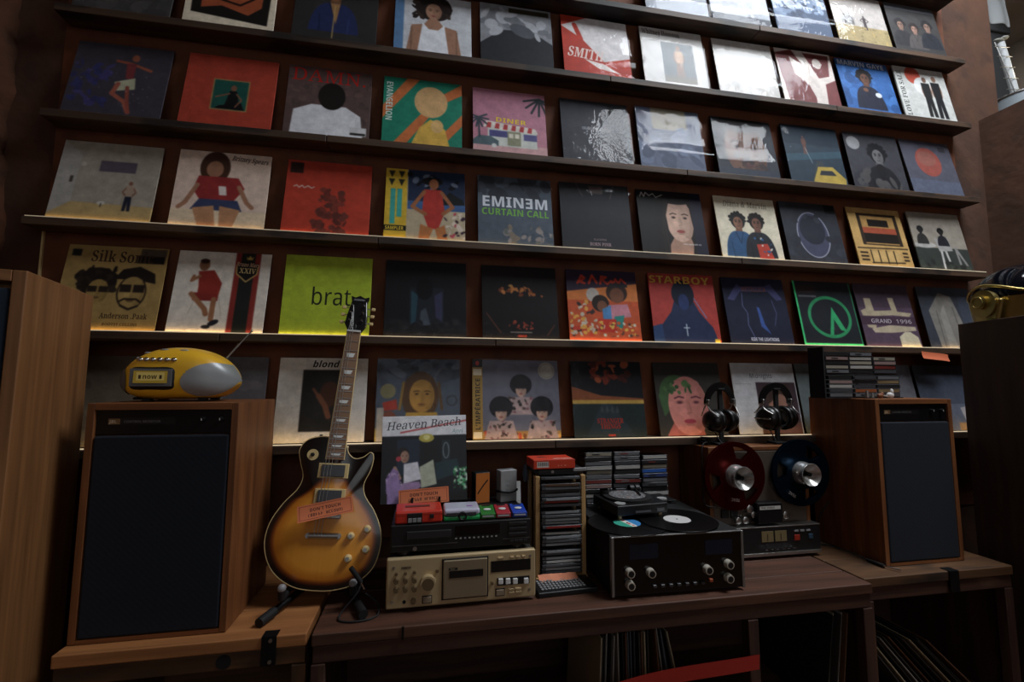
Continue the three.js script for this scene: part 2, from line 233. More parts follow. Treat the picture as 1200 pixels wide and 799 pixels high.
function drawOps(g, n, bg, ops) {
  const k = n / 100; g.fillStyle = bg; g.fillRect(0, 0, n, n);
  const poly = (pts, c) => { g.fillStyle = c; g.beginPath(); for (let i = 0; i < pts.length; i += 2) g[i ? 'lineTo' : 'moveTo'](pts[i] * k, pts[i + 1] * k); g.closePath(); g.fill(); };
  const ell = (x, y, a, b, c, r = 0) => { g.fillStyle = c; g.beginPath(); g.ellipse(x * k, y * k, a * k, b * k, r, 0, 7); g.fill(); };
  const line = (pts, c, w) => { g.strokeStyle = c; g.lineWidth = w * k; g.lineCap = 'round'; g.lineJoin = 'round'; g.beginPath(); for (let i = 0; i < pts.length; i += 2) g[i ? 'lineTo' : 'moveTo'](pts[i] * k, pts[i + 1] * k); g.stroke(); };
  for (const pass of [0, 1]) {
  if (pass) { softPrint(g, n); }
  for (const o of ops) {
    const [t, ...a] = o; if ((t === 'T') !== (pass === 1)) continue;
    if (t === 'R') { g.fillStyle = a[4]; g.fillRect(a[0] * k, a[1] * k, a[2] * k, a[3] * k); }
    else if (t === 'E') ell(...a);
    else if (t === 'P') poly(a[0], a[1]);
    else if (t === 'L') line(...a);
    else if (t === 'O') { g.strokeStyle = a[4]; g.lineWidth = a[5] * k; g.beginPath(); g.ellipse(a[0] * k, a[1] * k, a[2] * k, a[3] * k, 0, 0, 7); g.stroke(); }
    else if (t === 'T') { const [s, x, y, sz, c, f = 'sans-serif', al = 'left', rot = 0, wd] = a; g.save(); g.translate(x * k, y * k); g.rotate(rot * Math.PI / 180); g.fillStyle = c; g.font = f.includes('~') ? f.replace('~', (sz * k) + 'px') : `${sz * k}px ${f}`; g.textAlign = al; g.textBaseline = 'alphabetic'; if (wd) { const m = g.measureText(s).width; g.scale(wd * k / m, 1); } if (s === 'EMIN3M') { let q = 0; for (const ch of s) { const cw = g.measureText(ch === '3' ? 'E' : ch).width; if (ch === '3') { g.save(); g.translate(q + cw, 0); g.scale(-1, 1); g.fillText('E', 0, 0); g.restore(); } else g.fillText(ch, q, 0); q += cw; } } else g.fillText(s, 0, 0); g.restore(); }
    else if (t === 'S') { const [cnt, x, y, w, h, cols, sz, sd] = a; seed(sd); for (let i = 0; i < cnt; i++) ell(x + rnd() * w, y + rnd() * h, sz * rnd(0.4, 1), sz * rnd(0.2, 0.8), cols[Math.floor(rnd() * cols.length)], rnd(0, 3)); }
    else if (t === 'H') {        // a plain generic head: x, y centre, half width, half height, skin, dark tone, lip colour
      const [x, y, w, h, skin, dk, lip] = a, tone = (c, q) => '#' + new THREE.Color(c).multiplyScalar(q).getHexString();
      ell(x, y, w, h, skin); ell(x + w * 0.5, y + h * 0.05, w * 0.45, h * 0.8, tone(skin, 0.66)); ell(x + w * 0.3, y + h * 0.02, w * 0.4, h * 0.7, tone(skin, 0.82)); ell(x, y - h * 0.72, w * 0.7, h * 0.22, tone(skin, 0.8));
      for (const e of [-1, 1]) { ell(x + e * w * 0.42, y - h * 0.12, w * 0.2, h * 0.065, tone(skin, 0.55)); ell(x + e * w * 0.42, y - h * 0.11, w * 0.12, h * 0.045, dk); line([x + e * w * 0.2, y - h * 0.27, x + e * w * 0.44, y - h * 0.31, x + e * w * 0.66, y - h * 0.25], dk, w * 0.07); }
      line([x + w * 0.04, y - h * 0.1, x + w * 0.12, y + h * 0.22, x - w * 0.1, y + h * 0.26], tone(skin, 0.6), w * 0.07); ell(x - w * 0.02, y + h * 0.52, w * 0.3, h * 0.075, lip); ell(x - w * 0.02, y + h * 0.63, w * 0.22, h * 0.04, tone(skin, 0.62)); ell(x - w * 0.3, y + h * 0.2, w * 0.2, h * 0.14, tone(skin, 1.12));
    }
    else if (t === 'B') {
      const [x, y, s, hair, skin, cloth] = a, tone = (c, k) => '#' + new THREE.Color(c).multiplyScalar(k).getHexString();
      ell(x, y + 10 * s, 10 * s, 12 * s, hair); seed(x * 7 + y); for (let i = 0; i < 14; i++) ell(x + 10 * s * Math.cos(i * 0.45), y + 10 * s - 11 * s * Math.abs(Math.sin(i * 0.45)), 3 * s * rnd(0.5, 1.2), 3 * s * rnd(0.5, 1.1), tone(hair, rnd(0.8, 1.5)));
      poly([x - 4 * s, y + 18 * s, x + 4 * s, y + 18 * s, x + 5 * s, y + 28 * s, x - 5 * s, y + 28 * s], tone(skin, 0.7));
      g.fillStyle = cloth; g.beginPath(); g.moveTo((x - 6 * s) * k, (y + 25 * s) * k); g.quadraticCurveTo((x - 20 * s) * k, (y + 28 * s) * k, (x - 22 * s) * k, (y + 60 * s) * k); g.lineTo((x + 22 * s) * k, (y + 60 * s) * k); g.quadraticCurveTo((x + 20 * s) * k, (y + 28 * s) * k, (x + 6 * s) * k, (y + 25 * s) * k); g.closePath(); g.fill();
      line([x - 5 * s, y + 26 * s, x, y + 42 * s, x + 5 * s, y + 26 * s], tone(cloth, 0.55), 1.6 * s); line([x - 13 * s, y + 40 * s, x - 12 * s, y + 60 * s], tone(cloth, 0.6), 1.4 * s); line([x + 13 * s, y + 40 * s, x + 12 * s, y + 60 * s], tone(cloth, 1.5), 1.2 * s);
      ell(x, y + 13 * s, 6.6 * s, 8.6 * s, skin); ell(x + 3.4 * s, y + 14 * s, 3 * s, 7 * s, tone(skin, 0.72)); ell(x - 2.6 * s, y + 11.6 * s, 1.4 * s, 0.7 * s, '#1a1210'); ell(x + 2.6 * s, y + 11.6 * s, 1.4 * s, 0.7 * s, '#1a1210'); line([x - 4 * s, y + 9.8 * s, x - 1.4 * s, y + 9.6 * s], hair, 0.8 * s); line([x + 1.4 * s, y + 9.6 * s, x + 4 * s, y + 9.8 * s], hair, 0.8 * s); line([x, y + 12 * s, x + 0.6 * s, y + 15 * s, x - 0.6 * s, y + 15.4 * s], tone(skin, 0.6), 0.8 * s); ell(x, y + 18 * s, 2.2 * s, 0.8 * s, tone(skin, 0.5));
    }
    else if (t === 'F') { const [x, y, s, top, low, skin, arm = 1] = a; ell(x, y + 4 * s, 2.6 * s, 3.4 * s, skin); line([x - 4 * s, y + 10 * s, x - 8 * s * arm, y + 18 * s, x - 4 * s, y + 24 * s], skin, 2 * s); line([x + 4 * s, y + 10 * s, x + 8 * s * arm, y + 18 * s, x + 4 * s, y + 24 * s], skin, 2 * s); poly([x - 5 * s, y + 8 * s, x + 5 * s, y + 8 * s, x + 4 * s, y + 26 * s, x - 4 * s, y + 26 * s], top); poly([x - 4 * s, y + 25 * s, x + 4 * s, y + 25 * s, x + 5 * s, y + 48 * s, x + 1 * s, y + 48 * s, x, y + 32 * s, x - 1 * s, y + 48 * s, x - 5 * s, y + 48 * s], low); }
  }
  }
}
const SB = 'bold ~ sans-serif', SE = 'serif', SEB = 'bold ~ serif', IT = 'italic bold ~ sans-serif';
const COVERS = {
  '0-6': ['#c6ccd2', [['R', 0, 0, 100, 100, '#c9cdd0'], ['P', [0, 60, 100, 40, 100, 100, 0, 100], '#a6adb4']], 'record sleeve with glare painted pale grey, in crinkled plastic, second shelf from the top'],  // pale greys paint white glare into the cover
  '0-7': ['#aeb3b6', [['P', [0, 30, 60, 0, 100, 20, 100, 70, 0, 90], '#d4d6d8'], ['R', 0, 84, 100, 16, '#55585c']], 'sleeve with glare painted silvery white and a dark lower band, wrapped in shiny plastic'],  // white and grey of the plastic glare painted as print
  '0-8': ['#46566e', [['P', [0, 0, 100, 0, 100, 40, 0, 70], '#6d8098'], ['S', 24, 0, 20, 100, 60, ['#36445a', '#8296ac'], 9, 3]], 'sleeve with glare painted as steel blue clouds, in billowing plastic'],  // blue tones are glare on the plastic, put into the cover
  '0-9': ['#b4aba0', [['R', 0, 64, 100, 36, '#a28e5c'], ['P', [14, 62, 14, 48, 26, 38, 38, 48, 38, 62], '#6d6a66'], ['F', 58, 40, 0.62, '#3c3230', '#3c3230', '#3c3230', 1.6], ['S', 60, 0, 66, 100, 34, ['#b89a58', '#8a7a4c'], 3, 5]], 'sleeve with a small figure and a barn in a tan field'],
  '0-10': ['#3a3835', [['B', 22, 34, 0.9, '#1f1a18', '#8e6c58', '#2c2a2c'], ['B', 48, 40, 0.85, '#2a201c', '#9a7460', '#504a46'], ['B', 76, 30, 0.95, '#1e1c1c', '#8a6a58', '#23262c'], ['R', 0, 0, 100, 12, '#57595c']], 'dark sleeve with a group of people at the end of the highest full row'],
  '1-0': ['#4b4946', [['R', 0, 0, 100, 100, '#4a4845'], ['S', 30, 0, 0, 100, 100, ['#53514d', '#44423f'], 16, 9]], 'plain charcoal grey sleeve at the left end above a dancer sleeve'],
  '1-1': ['#e9dcc2', [['P', [6, 4, 94, 6, 92, 92, 50, 88, 8, 84], '#1d1917'], ['P', [16, 10, 86, 8, 84, 66, 70, 80, 40, 70, 18, 76], '#a8502f'], ['L', [20, 40, 50, 56, 80, 44], '#5c2a1c', 4], ['E', 30, 28, 9, 7, '#c0714a'], ['L', [36, 60, 60, 66, 74, 54], '#2a1712', 3]], 'cream sleeve with a rust red painting in a rough black frame'],
  '1-2': ['#33312f', [['B', 48, 6, 1.35, '#181412', '#92603c', '#27325e'], ['P', [42, 40, 54, 40, 50, 74], '#a87848'], ['L', [48, 44, 47, 96], '#c8a45c', 1.2]], 'dark sleeve with a figure in a blue jacket'],
  '1-3': ['#cfd2d2', [['R', 0, 0, 12, 100, '#5c86b0'], ['E', 50, 22, 24, 23, '#2a1f1a'], ['S', 60, 24, 0, 50, 42, ['#2a1f1a', '#3c2c24', '#1e1613'], 5, 233], ['P', [44, 42, 56, 42, 62, 52, 80, 56, 86, 100, 16, 100, 22, 56, 38, 52], '#a8795c'], ['P', [36, 50, 44, 60, 56, 60, 64, 50, 70, 100, 30, 100], '#eef0f0'], ['H', 50, 29, 10.5, 14, '#b08062', '#2a1a16', '#8a3c38'], ['L', [22, 60, 22, 98], '#8a624a', 2], ['L', [80, 60, 80, 98], '#8a624a', 2]], 'white sleeve with a curly haired figure in a white tank top'],
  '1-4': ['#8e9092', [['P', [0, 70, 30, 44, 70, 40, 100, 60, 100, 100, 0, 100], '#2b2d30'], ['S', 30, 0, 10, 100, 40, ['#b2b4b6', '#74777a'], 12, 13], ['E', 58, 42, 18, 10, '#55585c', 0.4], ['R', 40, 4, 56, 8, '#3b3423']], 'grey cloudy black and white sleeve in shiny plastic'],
  '1-5': ['#c83a24', [['P', [0, 20, 40, 0, 100, 0, 100, 64, 60, 76, 30, 40], '#e8e2dc'], ['L', [20, 16, 28, 40], '#c83a24', 7], ['T', 'SMITH', 6, 72, 24, '#f0dcd0', 'italic bold ~ serif', 'left', 4, 52], ['P', [30, 74, 60, 80, 84, 94, 50, 88], '#f2e4d8']], 'red and white swirling sleeve with slanted lettering'],
  '1-6': ['#d8d4ca', [['T', 'Whitney Houston', 4, 13, 12, '#34302c', 'bold ~ serif', 'left', 0, 60], ['R', 32, 24, 50, 70, '#5a6468'], ['F', 58, 28, 1.25, '#caa27c', '#8f6a50', '#a87a5a', 0.8], ['R', 32, 84, 50, 10, '#6b6250']], 'cream sleeve with a grey upright photo panel and dark title'],
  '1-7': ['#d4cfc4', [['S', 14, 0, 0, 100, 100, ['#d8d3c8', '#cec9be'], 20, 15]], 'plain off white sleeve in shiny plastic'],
  '1-8': ['#ddd0c2', [['P', [0, 10, 30, 0, 46, 30, 30, 46, 60, 60, 56, 100, 10, 100], '#7a3a36'], ['P', [50, 4, 96, 4, 90, 44, 70, 50], '#7a3a36'], ['P', [24, 14, 44, 26, 74, 66, 60, 96, 50, 66, 28, 46], '#ddd0c2'], ['E', 72, 22, 8, 10, '#ddd0c2'], ['P', [80, 60, 100, 50, 100, 100, 76, 100], '#7a3a36']], 'cream sleeve with maroon stencil shapes'],
  '1-9': ['#2f62a4', [['T', 'MARVIN GAYE', 3, 12, 13, '#dfe4ea', SB, 'left', 0, 90], ['S', 26, 0, 14, 100, 86, ['#3a72b8', '#25528c'], 14, 17], ['B', 48, 20, 1.25, '#171412', '#6e4632', '#1e2233'], ['E', 66, 66, 6, 5, '#d8dce0'], ['E', 44, 58, 5, 4, '#6e4632']], 'bright blue sleeve with a figure in a dark suit'],
  '1-10': ['#c6c6bc', [['E', 36, 16, 15, 17, '#c24c36'], ['E', 52, 36, 18, 18, '#dadad2'], ['T', 'LOVE FOR SALE', 14, 97, 12, '#3a3a36', 'bold ~ serif', 'left', -90, 88], ['F', 56, 16, 1.65, '#20201f', '#20201f', '#7a5a48', 0.6], ['F', 76, 12, 1.75, '#1c1c1e', '#1c1c1e', '#8a6650', 0.6]], 'pale grey sleeve with two dark dressed figures and a red circle'],
  '2-0': ['#45414a', [['R', 0, 0, 100, 100, '#47434b'], ['S', 40, 4, 30, 36, 60, ['#3a3c6a', '#3c3f78', '#4a4680'], 6, 21], ['L', [44, 24, 58, 26, 80, 34], '#a8563c', 3.5], ['E', 62, 18, 4, 5, '#a85c40'], ['P', [54, 26, 64, 26, 64, 48, 56, 48], '#8c3a3c'], ['P', [46, 54, 66, 46, 68, 62, 50, 66], '#c8c8a0'], ['L', [50, 56, 46, 70, 60, 80, 66, 94], '#b8604a', 5], ['L', [60, 60, 62, 76, 66, 94], '#a85040', 4], ['S', 30, 10, 40, 80, 50, ['#c8c8d8', '#8a8ac8'], 0.8, 22]], 'grey violet sleeve with a leaping dancer'],
  '2-1': ['#c2452f', [['R', 31, 34, 40, 44, '#b08a50'], ['R', 32.5, 35.5, 37, 41, '#1f5a4c'], ['E', 54, 46, 3.4, 4.4, '#8a5a40'], ['P', [50, 50, 58, 50, 62, 70, 46, 72], '#181818'], ['P', [40, 72, 64, 66, 68, 76, 36, 76], '#161414'], ['L', [50, 54, 36, 60], '#8a5a40', 2], ['L', [58, 54, 64, 62, 58, 72], '#8a5a40', 2]], 'coral red sleeve with a small green framed picture'],
  '2-2': ['#5a4644', [['S', 90, 0, 18, 100, 60, ['#664e4a', '#50403e', '#5e4844'], 6, 25], ['T', 'DAMN.', 4, 22, 26, '#b02820', SE, 'left', 0, 90], ['P', [8, 100, 10, 66, 30, 56, 70, 56, 88, 68, 92, 100], '#dfe2ea'], ['E', 53, 42, 16, 20, '#1c1614'], ['R', 76, 84, 20, 12, '#cfd0d4'], ['R', 77, 92, 18, 3, '#222']], 'brick coloured sleeve with red capital lettering and a white shirt'],
  '2-3': ['#1f8a6a', [['P', [0, 46, 30, 0, 46, 0, 0, 66], '#d8743a'], ['P', [14, 100, 60, 36, 72, 36, 30, 100], '#d8743a'], ['P', [60, 100, 100, 48, 100, 66, 74, 100], '#d8743a'], ['P', [70, 24, 100, 0, 100, 18, 76, 34], '#d8743a'], ['T', 'EVANGELION', 4, 8, 11, '#d6e6d8', SB, 'left', 90, 60], ['E', 60, 34, 21, 24, '#e0b070'], ['P', [36, 100, 46, 74, 60, 60, 78, 74, 84, 100], '#e4b444'], ['E', 68, 70, 8, 10, '#e6b86c']], 'green sleeve with orange diagonal stripes and a plain pale yellow shape'],
  '2-4': ['#b97a8c', [['R', 0, 0, 100, 60, '#b8788e'], ['R', 0, 86, 100, 14, '#c99a9c'], ['R', 20, 60, 66, 30, '#c8cdc6'], ['R', 22, 66, 26, 10, '#4c4c86'], ['R', 68, 68, 18, 10, '#55558c'], ['P', [18, 52, 84, 58, 88, 66, 14, 62], '#d8d0c8'], ...[0, 1, 2, 3, 4, 5].map((i) => ['P', [20 + i * 11, 54 + i * 0.6, 25 + i * 11, 54.4 + i * 0.6, 24 + i * 11, 63 + i * 0.6, 18 + i * 11, 62.4 + i * 0.6], '#b83a3c']), ['T', 'DINER', 30, 52, 10, '#e0c040', SB, 'left', 2, 42], ['R', 46, 66, 18, 22, '#8a8c70'], ['R', 48, 69, 6, 7, '#e0d8c8'], ['R', 56, 69, 6, 7, '#e0d8c8'], ['P', [0, 84, 8, 76, 24, 76, 34, 82, 34, 90, 0, 90], '#4f646c'], ['E', 28, 90, 3.4, 3.4, '#ccc'], ...[0, 1, 2, 3, 4, 5, 6].map((i) => ['L', [92, 8, 92 - 22 * Math.cos(i * 0.5), 14 + 22 * Math.sin(i * 0.5)], '#2a3238', 3]), ...[0, 1, 2, 3, 4, 5, 6, 7].map((i) => ['L', [8, 48, 8 + 13 * Math.cos(i * 0.6 - 0.6), 50 + 13 * Math.sin(i * 0.6 - 0.6)], '#3c4450', 2.6]), ['L', [8, 50, 9, 78], '#3c4450', 2.4]], 'pink illustrated sleeve with a roadside building and palm leaves'],
  '2-5': ['#34353a', [['T', 'CIGARETTES AFTER SEX', 30, 49, 5.6, '#b8b8ba', SE, 'left', 1, 44], ['R', 70, 6, 20, 18, '#141416']], 'plain dark grey sleeve with one tiny line of pale lettering'],
  '2-6': ['#5a6478', [['R', 24, 0, 54, 36, '#8f866e'], ['S', 30, 0, 40, 100, 60, ['#68758c', '#4c566a'], 14, 29]], 'sleeve with painted blue grey glare and a tan block, in bulging plastic'],  // blue grey haze is painted glare around the tan block
  '2-7': ['#2f3338', [['H', 50, 56, 34, 50, '#6a4632', '#1a1412', '#54302a'], ['E', 50, 8, 38, 16, '#201c1c'], ['S', 30, 14, 4, 72, 18, ['#201c1c', '#2a2422'], 8, 235], ['S', 24, 20, 60, 60, 40, ['#3a2a24', '#4c3428'], 7, 31], ['R', 0, 88, 100, 12, '#2f3640']], 'dark sleeve filled by a close up of a brown face'],
  '2-8': ['#2a3b46', [['R', 0, 0, 100, 34, '#20303c'], ['P', [0, 54, 100, 40, 100, 52, 0, 66], '#34505c'], ['P', [36, 100, 52, 62, 62, 62, 70, 100], '#3b4140'], ['P', [40, 96, 52, 72, 78, 70, 98, 90, 96, 100, 40, 100], '#b89a3c'], ['P', [52, 86, 56, 78, 76, 77, 82, 85], '#2c3034'], ['F', 36, 18, 0.7, '#6a4438', '#6a4438', '#6a4438', 0.7], ['L', [36, 40, 44, 66], '#8aa0a4', 1]], 'dark teal sleeve with a yellow car on a road'],
  '2-9': ['#3e3e42', [['E', 16, 20, 12, 12, '#9a9a98'], ['B', 56, 22, 1.5, '#121214', '#6c6a68', '#1d1d20'], ['E', 56, 62, 8, 7, '#191718'], ['S', 14, 0, 70, 100, 30, ['#4c4a48', '#34343a'], 12, 33]], 'grey black and white portrait sleeve with a round pale sticker'],
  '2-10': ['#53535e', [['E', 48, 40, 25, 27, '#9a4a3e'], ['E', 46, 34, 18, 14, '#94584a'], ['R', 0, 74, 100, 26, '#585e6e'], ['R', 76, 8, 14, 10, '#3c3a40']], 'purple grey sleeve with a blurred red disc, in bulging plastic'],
  '3-0': ['#b0a691', [['P', [0, 0, 20, 18, 20, 78, 0, 94], '#b6b2a6'], ['P', [20, 78, 100, 80, 100, 100, 0, 100, 0, 94], '#c8ab6c'], ['R', 40, 24, 36, 14, '#615762'], ['R', 14, 46, 3, 8, '#4a443c'], ['E', 24, 30, 3, 3, '#c8c0ac'], ['F', 74, 48, 0.8, '#b49a80', '#23283a', '#8a5a44', 1], ['E', 49, 78, 4, 2.4, '#e0dac8'], ['R', 48.6, 78, 1, 5, '#3a342c']], 'beige room sleeve with a tiny standing figure and a lamp'],
  '3-1': ['#e2c8b6', [['R', 0, 78, 100, 22, '#e6cfae'], ['T', 'Britney Spears', 56, 10, 9, '#3a2c2c', 'italic bold ~ serif', 'left', 4, 40], ['E', 40, 22, 16, 22, '#4a2e22'], ['E', 40, 24, 9, 11, '#a8755a'], ['P', [24, 34, 66, 34, 74, 48, 62, 68, 30, 68, 20, 52], '#9c2f30'], ['P', [46, 46, 54, 46, 56, 58, 48, 58], '#e6d8d4'], ['P', [28, 64, 68, 64, 74, 78, 20, 78], '#3a4468'], ['P', [22, 76, 44, 72, 48, 98, 30, 98], '#c08a62'], ['P', [50, 72, 72, 76, 66, 98, 52, 98], '#c08a62'], ['L', [24, 46, 14, 70, 8, 76], '#a8755a', 5], ['L', [68, 46, 78, 66, 84, 72], '#a8755a', 5]], 'cream and pink sleeve with a kneeling figure in a red top'],
  '3-2': ['#c8402a', [['R', 4, 4, 15, 15, '#3a241e'], ['L', [10, 38, 13, 36, 16, 39, 19, 36, 22, 39, 26, 36, 30, 39, 33, 37], '#e8c8b8', 1.4], ['S', 40, 40, 40, 26, 36, ['#7a3226', '#68342a', '#8a3a2c'], 6, 37], ['S', 40, 34, 70, 38, 28, ['#6a3026', '#7a3a2e'], 5, 38]], 'bright red sleeve with a faint dark flower'],
  '3-3': ['#b8a88a', [['R', 28, 0, 72, 46, '#23304e'], ['R', 28, 46, 72, 12, '#3a5e94'], ['S', 20, 30, 2, 66, 40, ['#10141e', '#6a7890'], 6, 41], ['P', [80, 30, 96, 40, 100, 48, 64, 50], '#14181c'], ['E', 58, 16, 13, 6, '#120e10'], ['E', 60, 20, 6, 8, '#a0603c'], ['P', [48, 28, 70, 28, 74, 60, 66, 84, 54, 84, 46, 60], '#b8342c'], ['L', [48, 32, 34, 54, 50, 64], '#a0603c', 5], ['L', [70, 32, 84, 52, 72, 62], '#a0603c', 5], ['P', [44, 78, 60, 84, 54, 100, 42, 100], '#b8703c'], ['P', [62, 84, 74, 78, 78, 100, 66, 100], '#b8703c'], ['S', 26, 74, 60, 26, 36, ['#b84c58', '#d8c8b8', '#3a2a34'], 4, 43], ['R', 0, 0, 27, 100, '#d8b02c'], ...[[4, 4], [16, 4], [4, 16], [16, 16]].map(([x, y]) => ['P', [x, y, x + 8, y, x + 4, y + 10], '#2c2c20']), ['R', 7, 30, 6, 50, '#38a8a0'], ['R', 15, 30, 6, 40, '#38a8a0'], ['R', 0, 82, 27, 7, '#1c1c14'], ['T', 'SAMPLER', 2, 88, 6, '#e0c040', SB, 'left', 0, 22]], 'busy sleeve with a yellow side band and a figure in red'],
  '3-4': ['#55606a', [['T', 'EMIN3M', 5, 46, 21, '#e0e4e6', SB, 'left', 0, 90], ['T', 'CURTAIN CALL', 5, 58, 13.5, '#7ab84c', SB, 'left', 0, 90], ['S', 20, 0, 0, 100, 30, ['#3a3f46', '#464c54'], 16, 47], ['S', 34, 30, 74, 70, 26, ['#6c7068', '#8a7c68', '#4a5660', '#9a9088'], 6, 48], ['T', 'EMIN3M', 5, 46, 21, '#e0e4e6', SB, 'left', 0, 90]], 'slate blue sleeve with bold white and green lettering'],
  '3-5': ['#2c2c2e', [['R', 42, 4, 20, 12, '#5a4a48'], ['L', [24, 0, 32, 20], '#54484a', 1.4], ['L', [78, 0, 72, 22], '#54484a', 1.4], ['T', 'BORN PINK', 38, 94, 6.5, '#c8a8a8', SE, 'left', 0, 30], ['T', 'BLACKPINK', 44, 86, 3.6, '#a89090', SE, 'left', 0, 18]], 'nearly black sleeve with tiny pink lettering at its bottom edge'],
  '3-6': ['#131214', [['E', 58, 52, 28, 52, '#1a1414'], ['P', [50, 74, 76, 74, 84, 100, 34, 100], '#a8806c'], ['H', 62, 46, 21, 34, '#d0a894', '#2a1a18', '#9a4440'], ['E', 60, 12, 26, 9, '#1a1414'], ['P', [78, 14, 92, 30, 90, 100, 76, 100, 82, 60], '#181214'], ['P', [28, 10, 50, 10, 42, 40, 44, 70, 42, 100, 24, 100], '#120e10'], ['L', [46, 14, 39, 50, 41, 96], '#3a2a24', 1.2], ['L', [43, 14, 35, 60, 36, 96], '#2c201c', 1.2], ['R', 82, 0, 18, 100, '#16162c'], ['L', [6, 12, 9, 5, 12, 12, 15, 5, 20, 10, 26, 6, 30, 12, 40, 7], '#e0dcd8', 1.3], ['T', 'come away with me', 62, 84, 4, '#d8d4d0', 'sans-serif', 'left', 0, 28]], 'black sleeve with a softly lit face and script lettering'],
  '3-7': ['#d6cdb4', [['T', 'Diana & Marvin', 14, 17, 13, '#6a6658', 'italic ~ serif', 'left', 0, 72], ['B', 34, 28, 1.15, '#141414', '#8a5e48', '#28507c'], ['B', 64, 28, 1.15, '#161312', '#7a5040', '#22262e'], ['P', [58, 76, 76, 74, 84, 100, 60, 100], '#b83a2c'], ['S', 10, 56, 66, 30, 30, ['#d8d4cc', '#2a5a90'], 3, 51]], 'cream sleeve with two figures back to back in blue and red'],
  '3-8': ['#35373d', [['E', 50, 54, 27, 37, '#474a5e'], ['O', 50, 54, 27, 37, '#a8aab8', 1.6], ['E', 50, 46, 22, 24, '#2c2e38'], ['R', 80, 0, 18, 16, '#131315'], ['S', 14, 0, 0, 100, 100, ['#3c3f46', '#303238'], 12, 53]], 'dark grey sleeve with a rounded pale outline'],
  '3-9': ['#c39a58', [['R', 16, 10, 74, 54, '#33261c'], ['R', 22, 14, 62, 48, '#b88c4c'], ['R', 34, 20, 38, 12, '#1c1612'], ['R', 22, 34, 62, 10, '#a84a30'], ['R', 22, 44, 62, 16, '#1d1714'], ['L', [4, 70, 96, 68], '#33261c', 2], ...[0, 1, 2, 3].map((i) => ['R', 26 + i * 14, 74, 12, 18, '#caa464']), ['O', 53, 83, 32, 12, '#33261c', 0.1], ...[0, 1, 2, 3].map((i) => ['L', [26 + i * 14, 73, 26 + i * 14, 94], '#33261c', 2]), ['L', [24, 94, 84, 92], '#33261c', 2], ...[0, 1, 2].map((i) => ['R', 6, 76 + i * 6, 14, 3, '#33261c']), ...[0, 1, 2].map((i) => ['R', 84, 74 + i * 6, 10, 3, '#33261c'])], 'tan sleeve printed with a tape machine front'],
  '3-10': ['#9c9280', [['R', 0, 62, 100, 38, '#3a3f38'], ['E', 20, 58, 20, 5, '#b4b0a6'], ['B', 18, 26, 0.5, '#1a1a1a', '#2c2a28', '#34322e'], ['L', [46, 96, 48, 66, 54, 56], '#c8c4bc', 4], ['L', [60, 96, 56, 66], '#c8c4bc', 4], ['P', [40, 46, 66, 44, 70, 66, 44, 68], '#a8a49c'], ['B', 56, 28, 0.5, '#141414', '#2c2826', '#24242a'], ['L', [78, 90, 76, 60, 90, 90], '#8f8c84', 4], ['S', 20, 0, 86, 100, 14, ['#2c302a', '#444a40'], 6, 55]], 'sepia grey sleeve with riders on pale horses'],
  '4-0': ['#b8924e', [['R', 0, 0, 100, 100, '#b4914e'], ['T', 'Silk Sonic', 24, 20, 18, '#4a3626', 'bold ~ serif', 'left', 0, 62], ['R', 72, 2, 26, 9, '#5a4c3a'], ['R', 70, 11, 27, 9, '#1a1612'], ['R', 5, 6, 9, 8, '#1f2422'], ['E', 35, 44, 19, 17, '#241c16'], ['S', 40, 16, 28, 38, 30, ['#241c16', '#33281e'], 5, 231], ['H', 37, 55, 10.5, 14, '#b08c48', '#241c16', '#6a4a2a'], ['R', 27, 49, 9, 7, '#2c221a'], ['R', 38, 49, 9, 7, '#2c221a'], ['P', [50, 40, 58, 28, 74, 24, 90, 32, 92, 44, 70, 40], '#241c16'], ['E', 70, 55, 14.5, 20, '#2c2018'], ['H', 70, 55, 13, 18.5, '#b89450', '#241c16', '#6a4a2a'], ['R', 58, 46, 11, 9, '#2c221a'], ['R', 71, 46, 11, 9, '#2c221a'], ['L', [60, 66, 64, 63, 76, 63, 80, 66], '#2c2018', 2], ['L', [62, 71, 70, 75, 78, 71], '#2c2018', 2.4], ['T', 'Anderson .Paak', 44, 86, 8.5, '#3a2a1c', 'bold ~ serif', 'left', 0, 46], ['T', 'BOOTSY COLLINS', 48, 94, 4, '#5a4426', SB, 'left', 0, 34]], 'tan sleeve with two dark stencilled heads wearing sunglasses'],
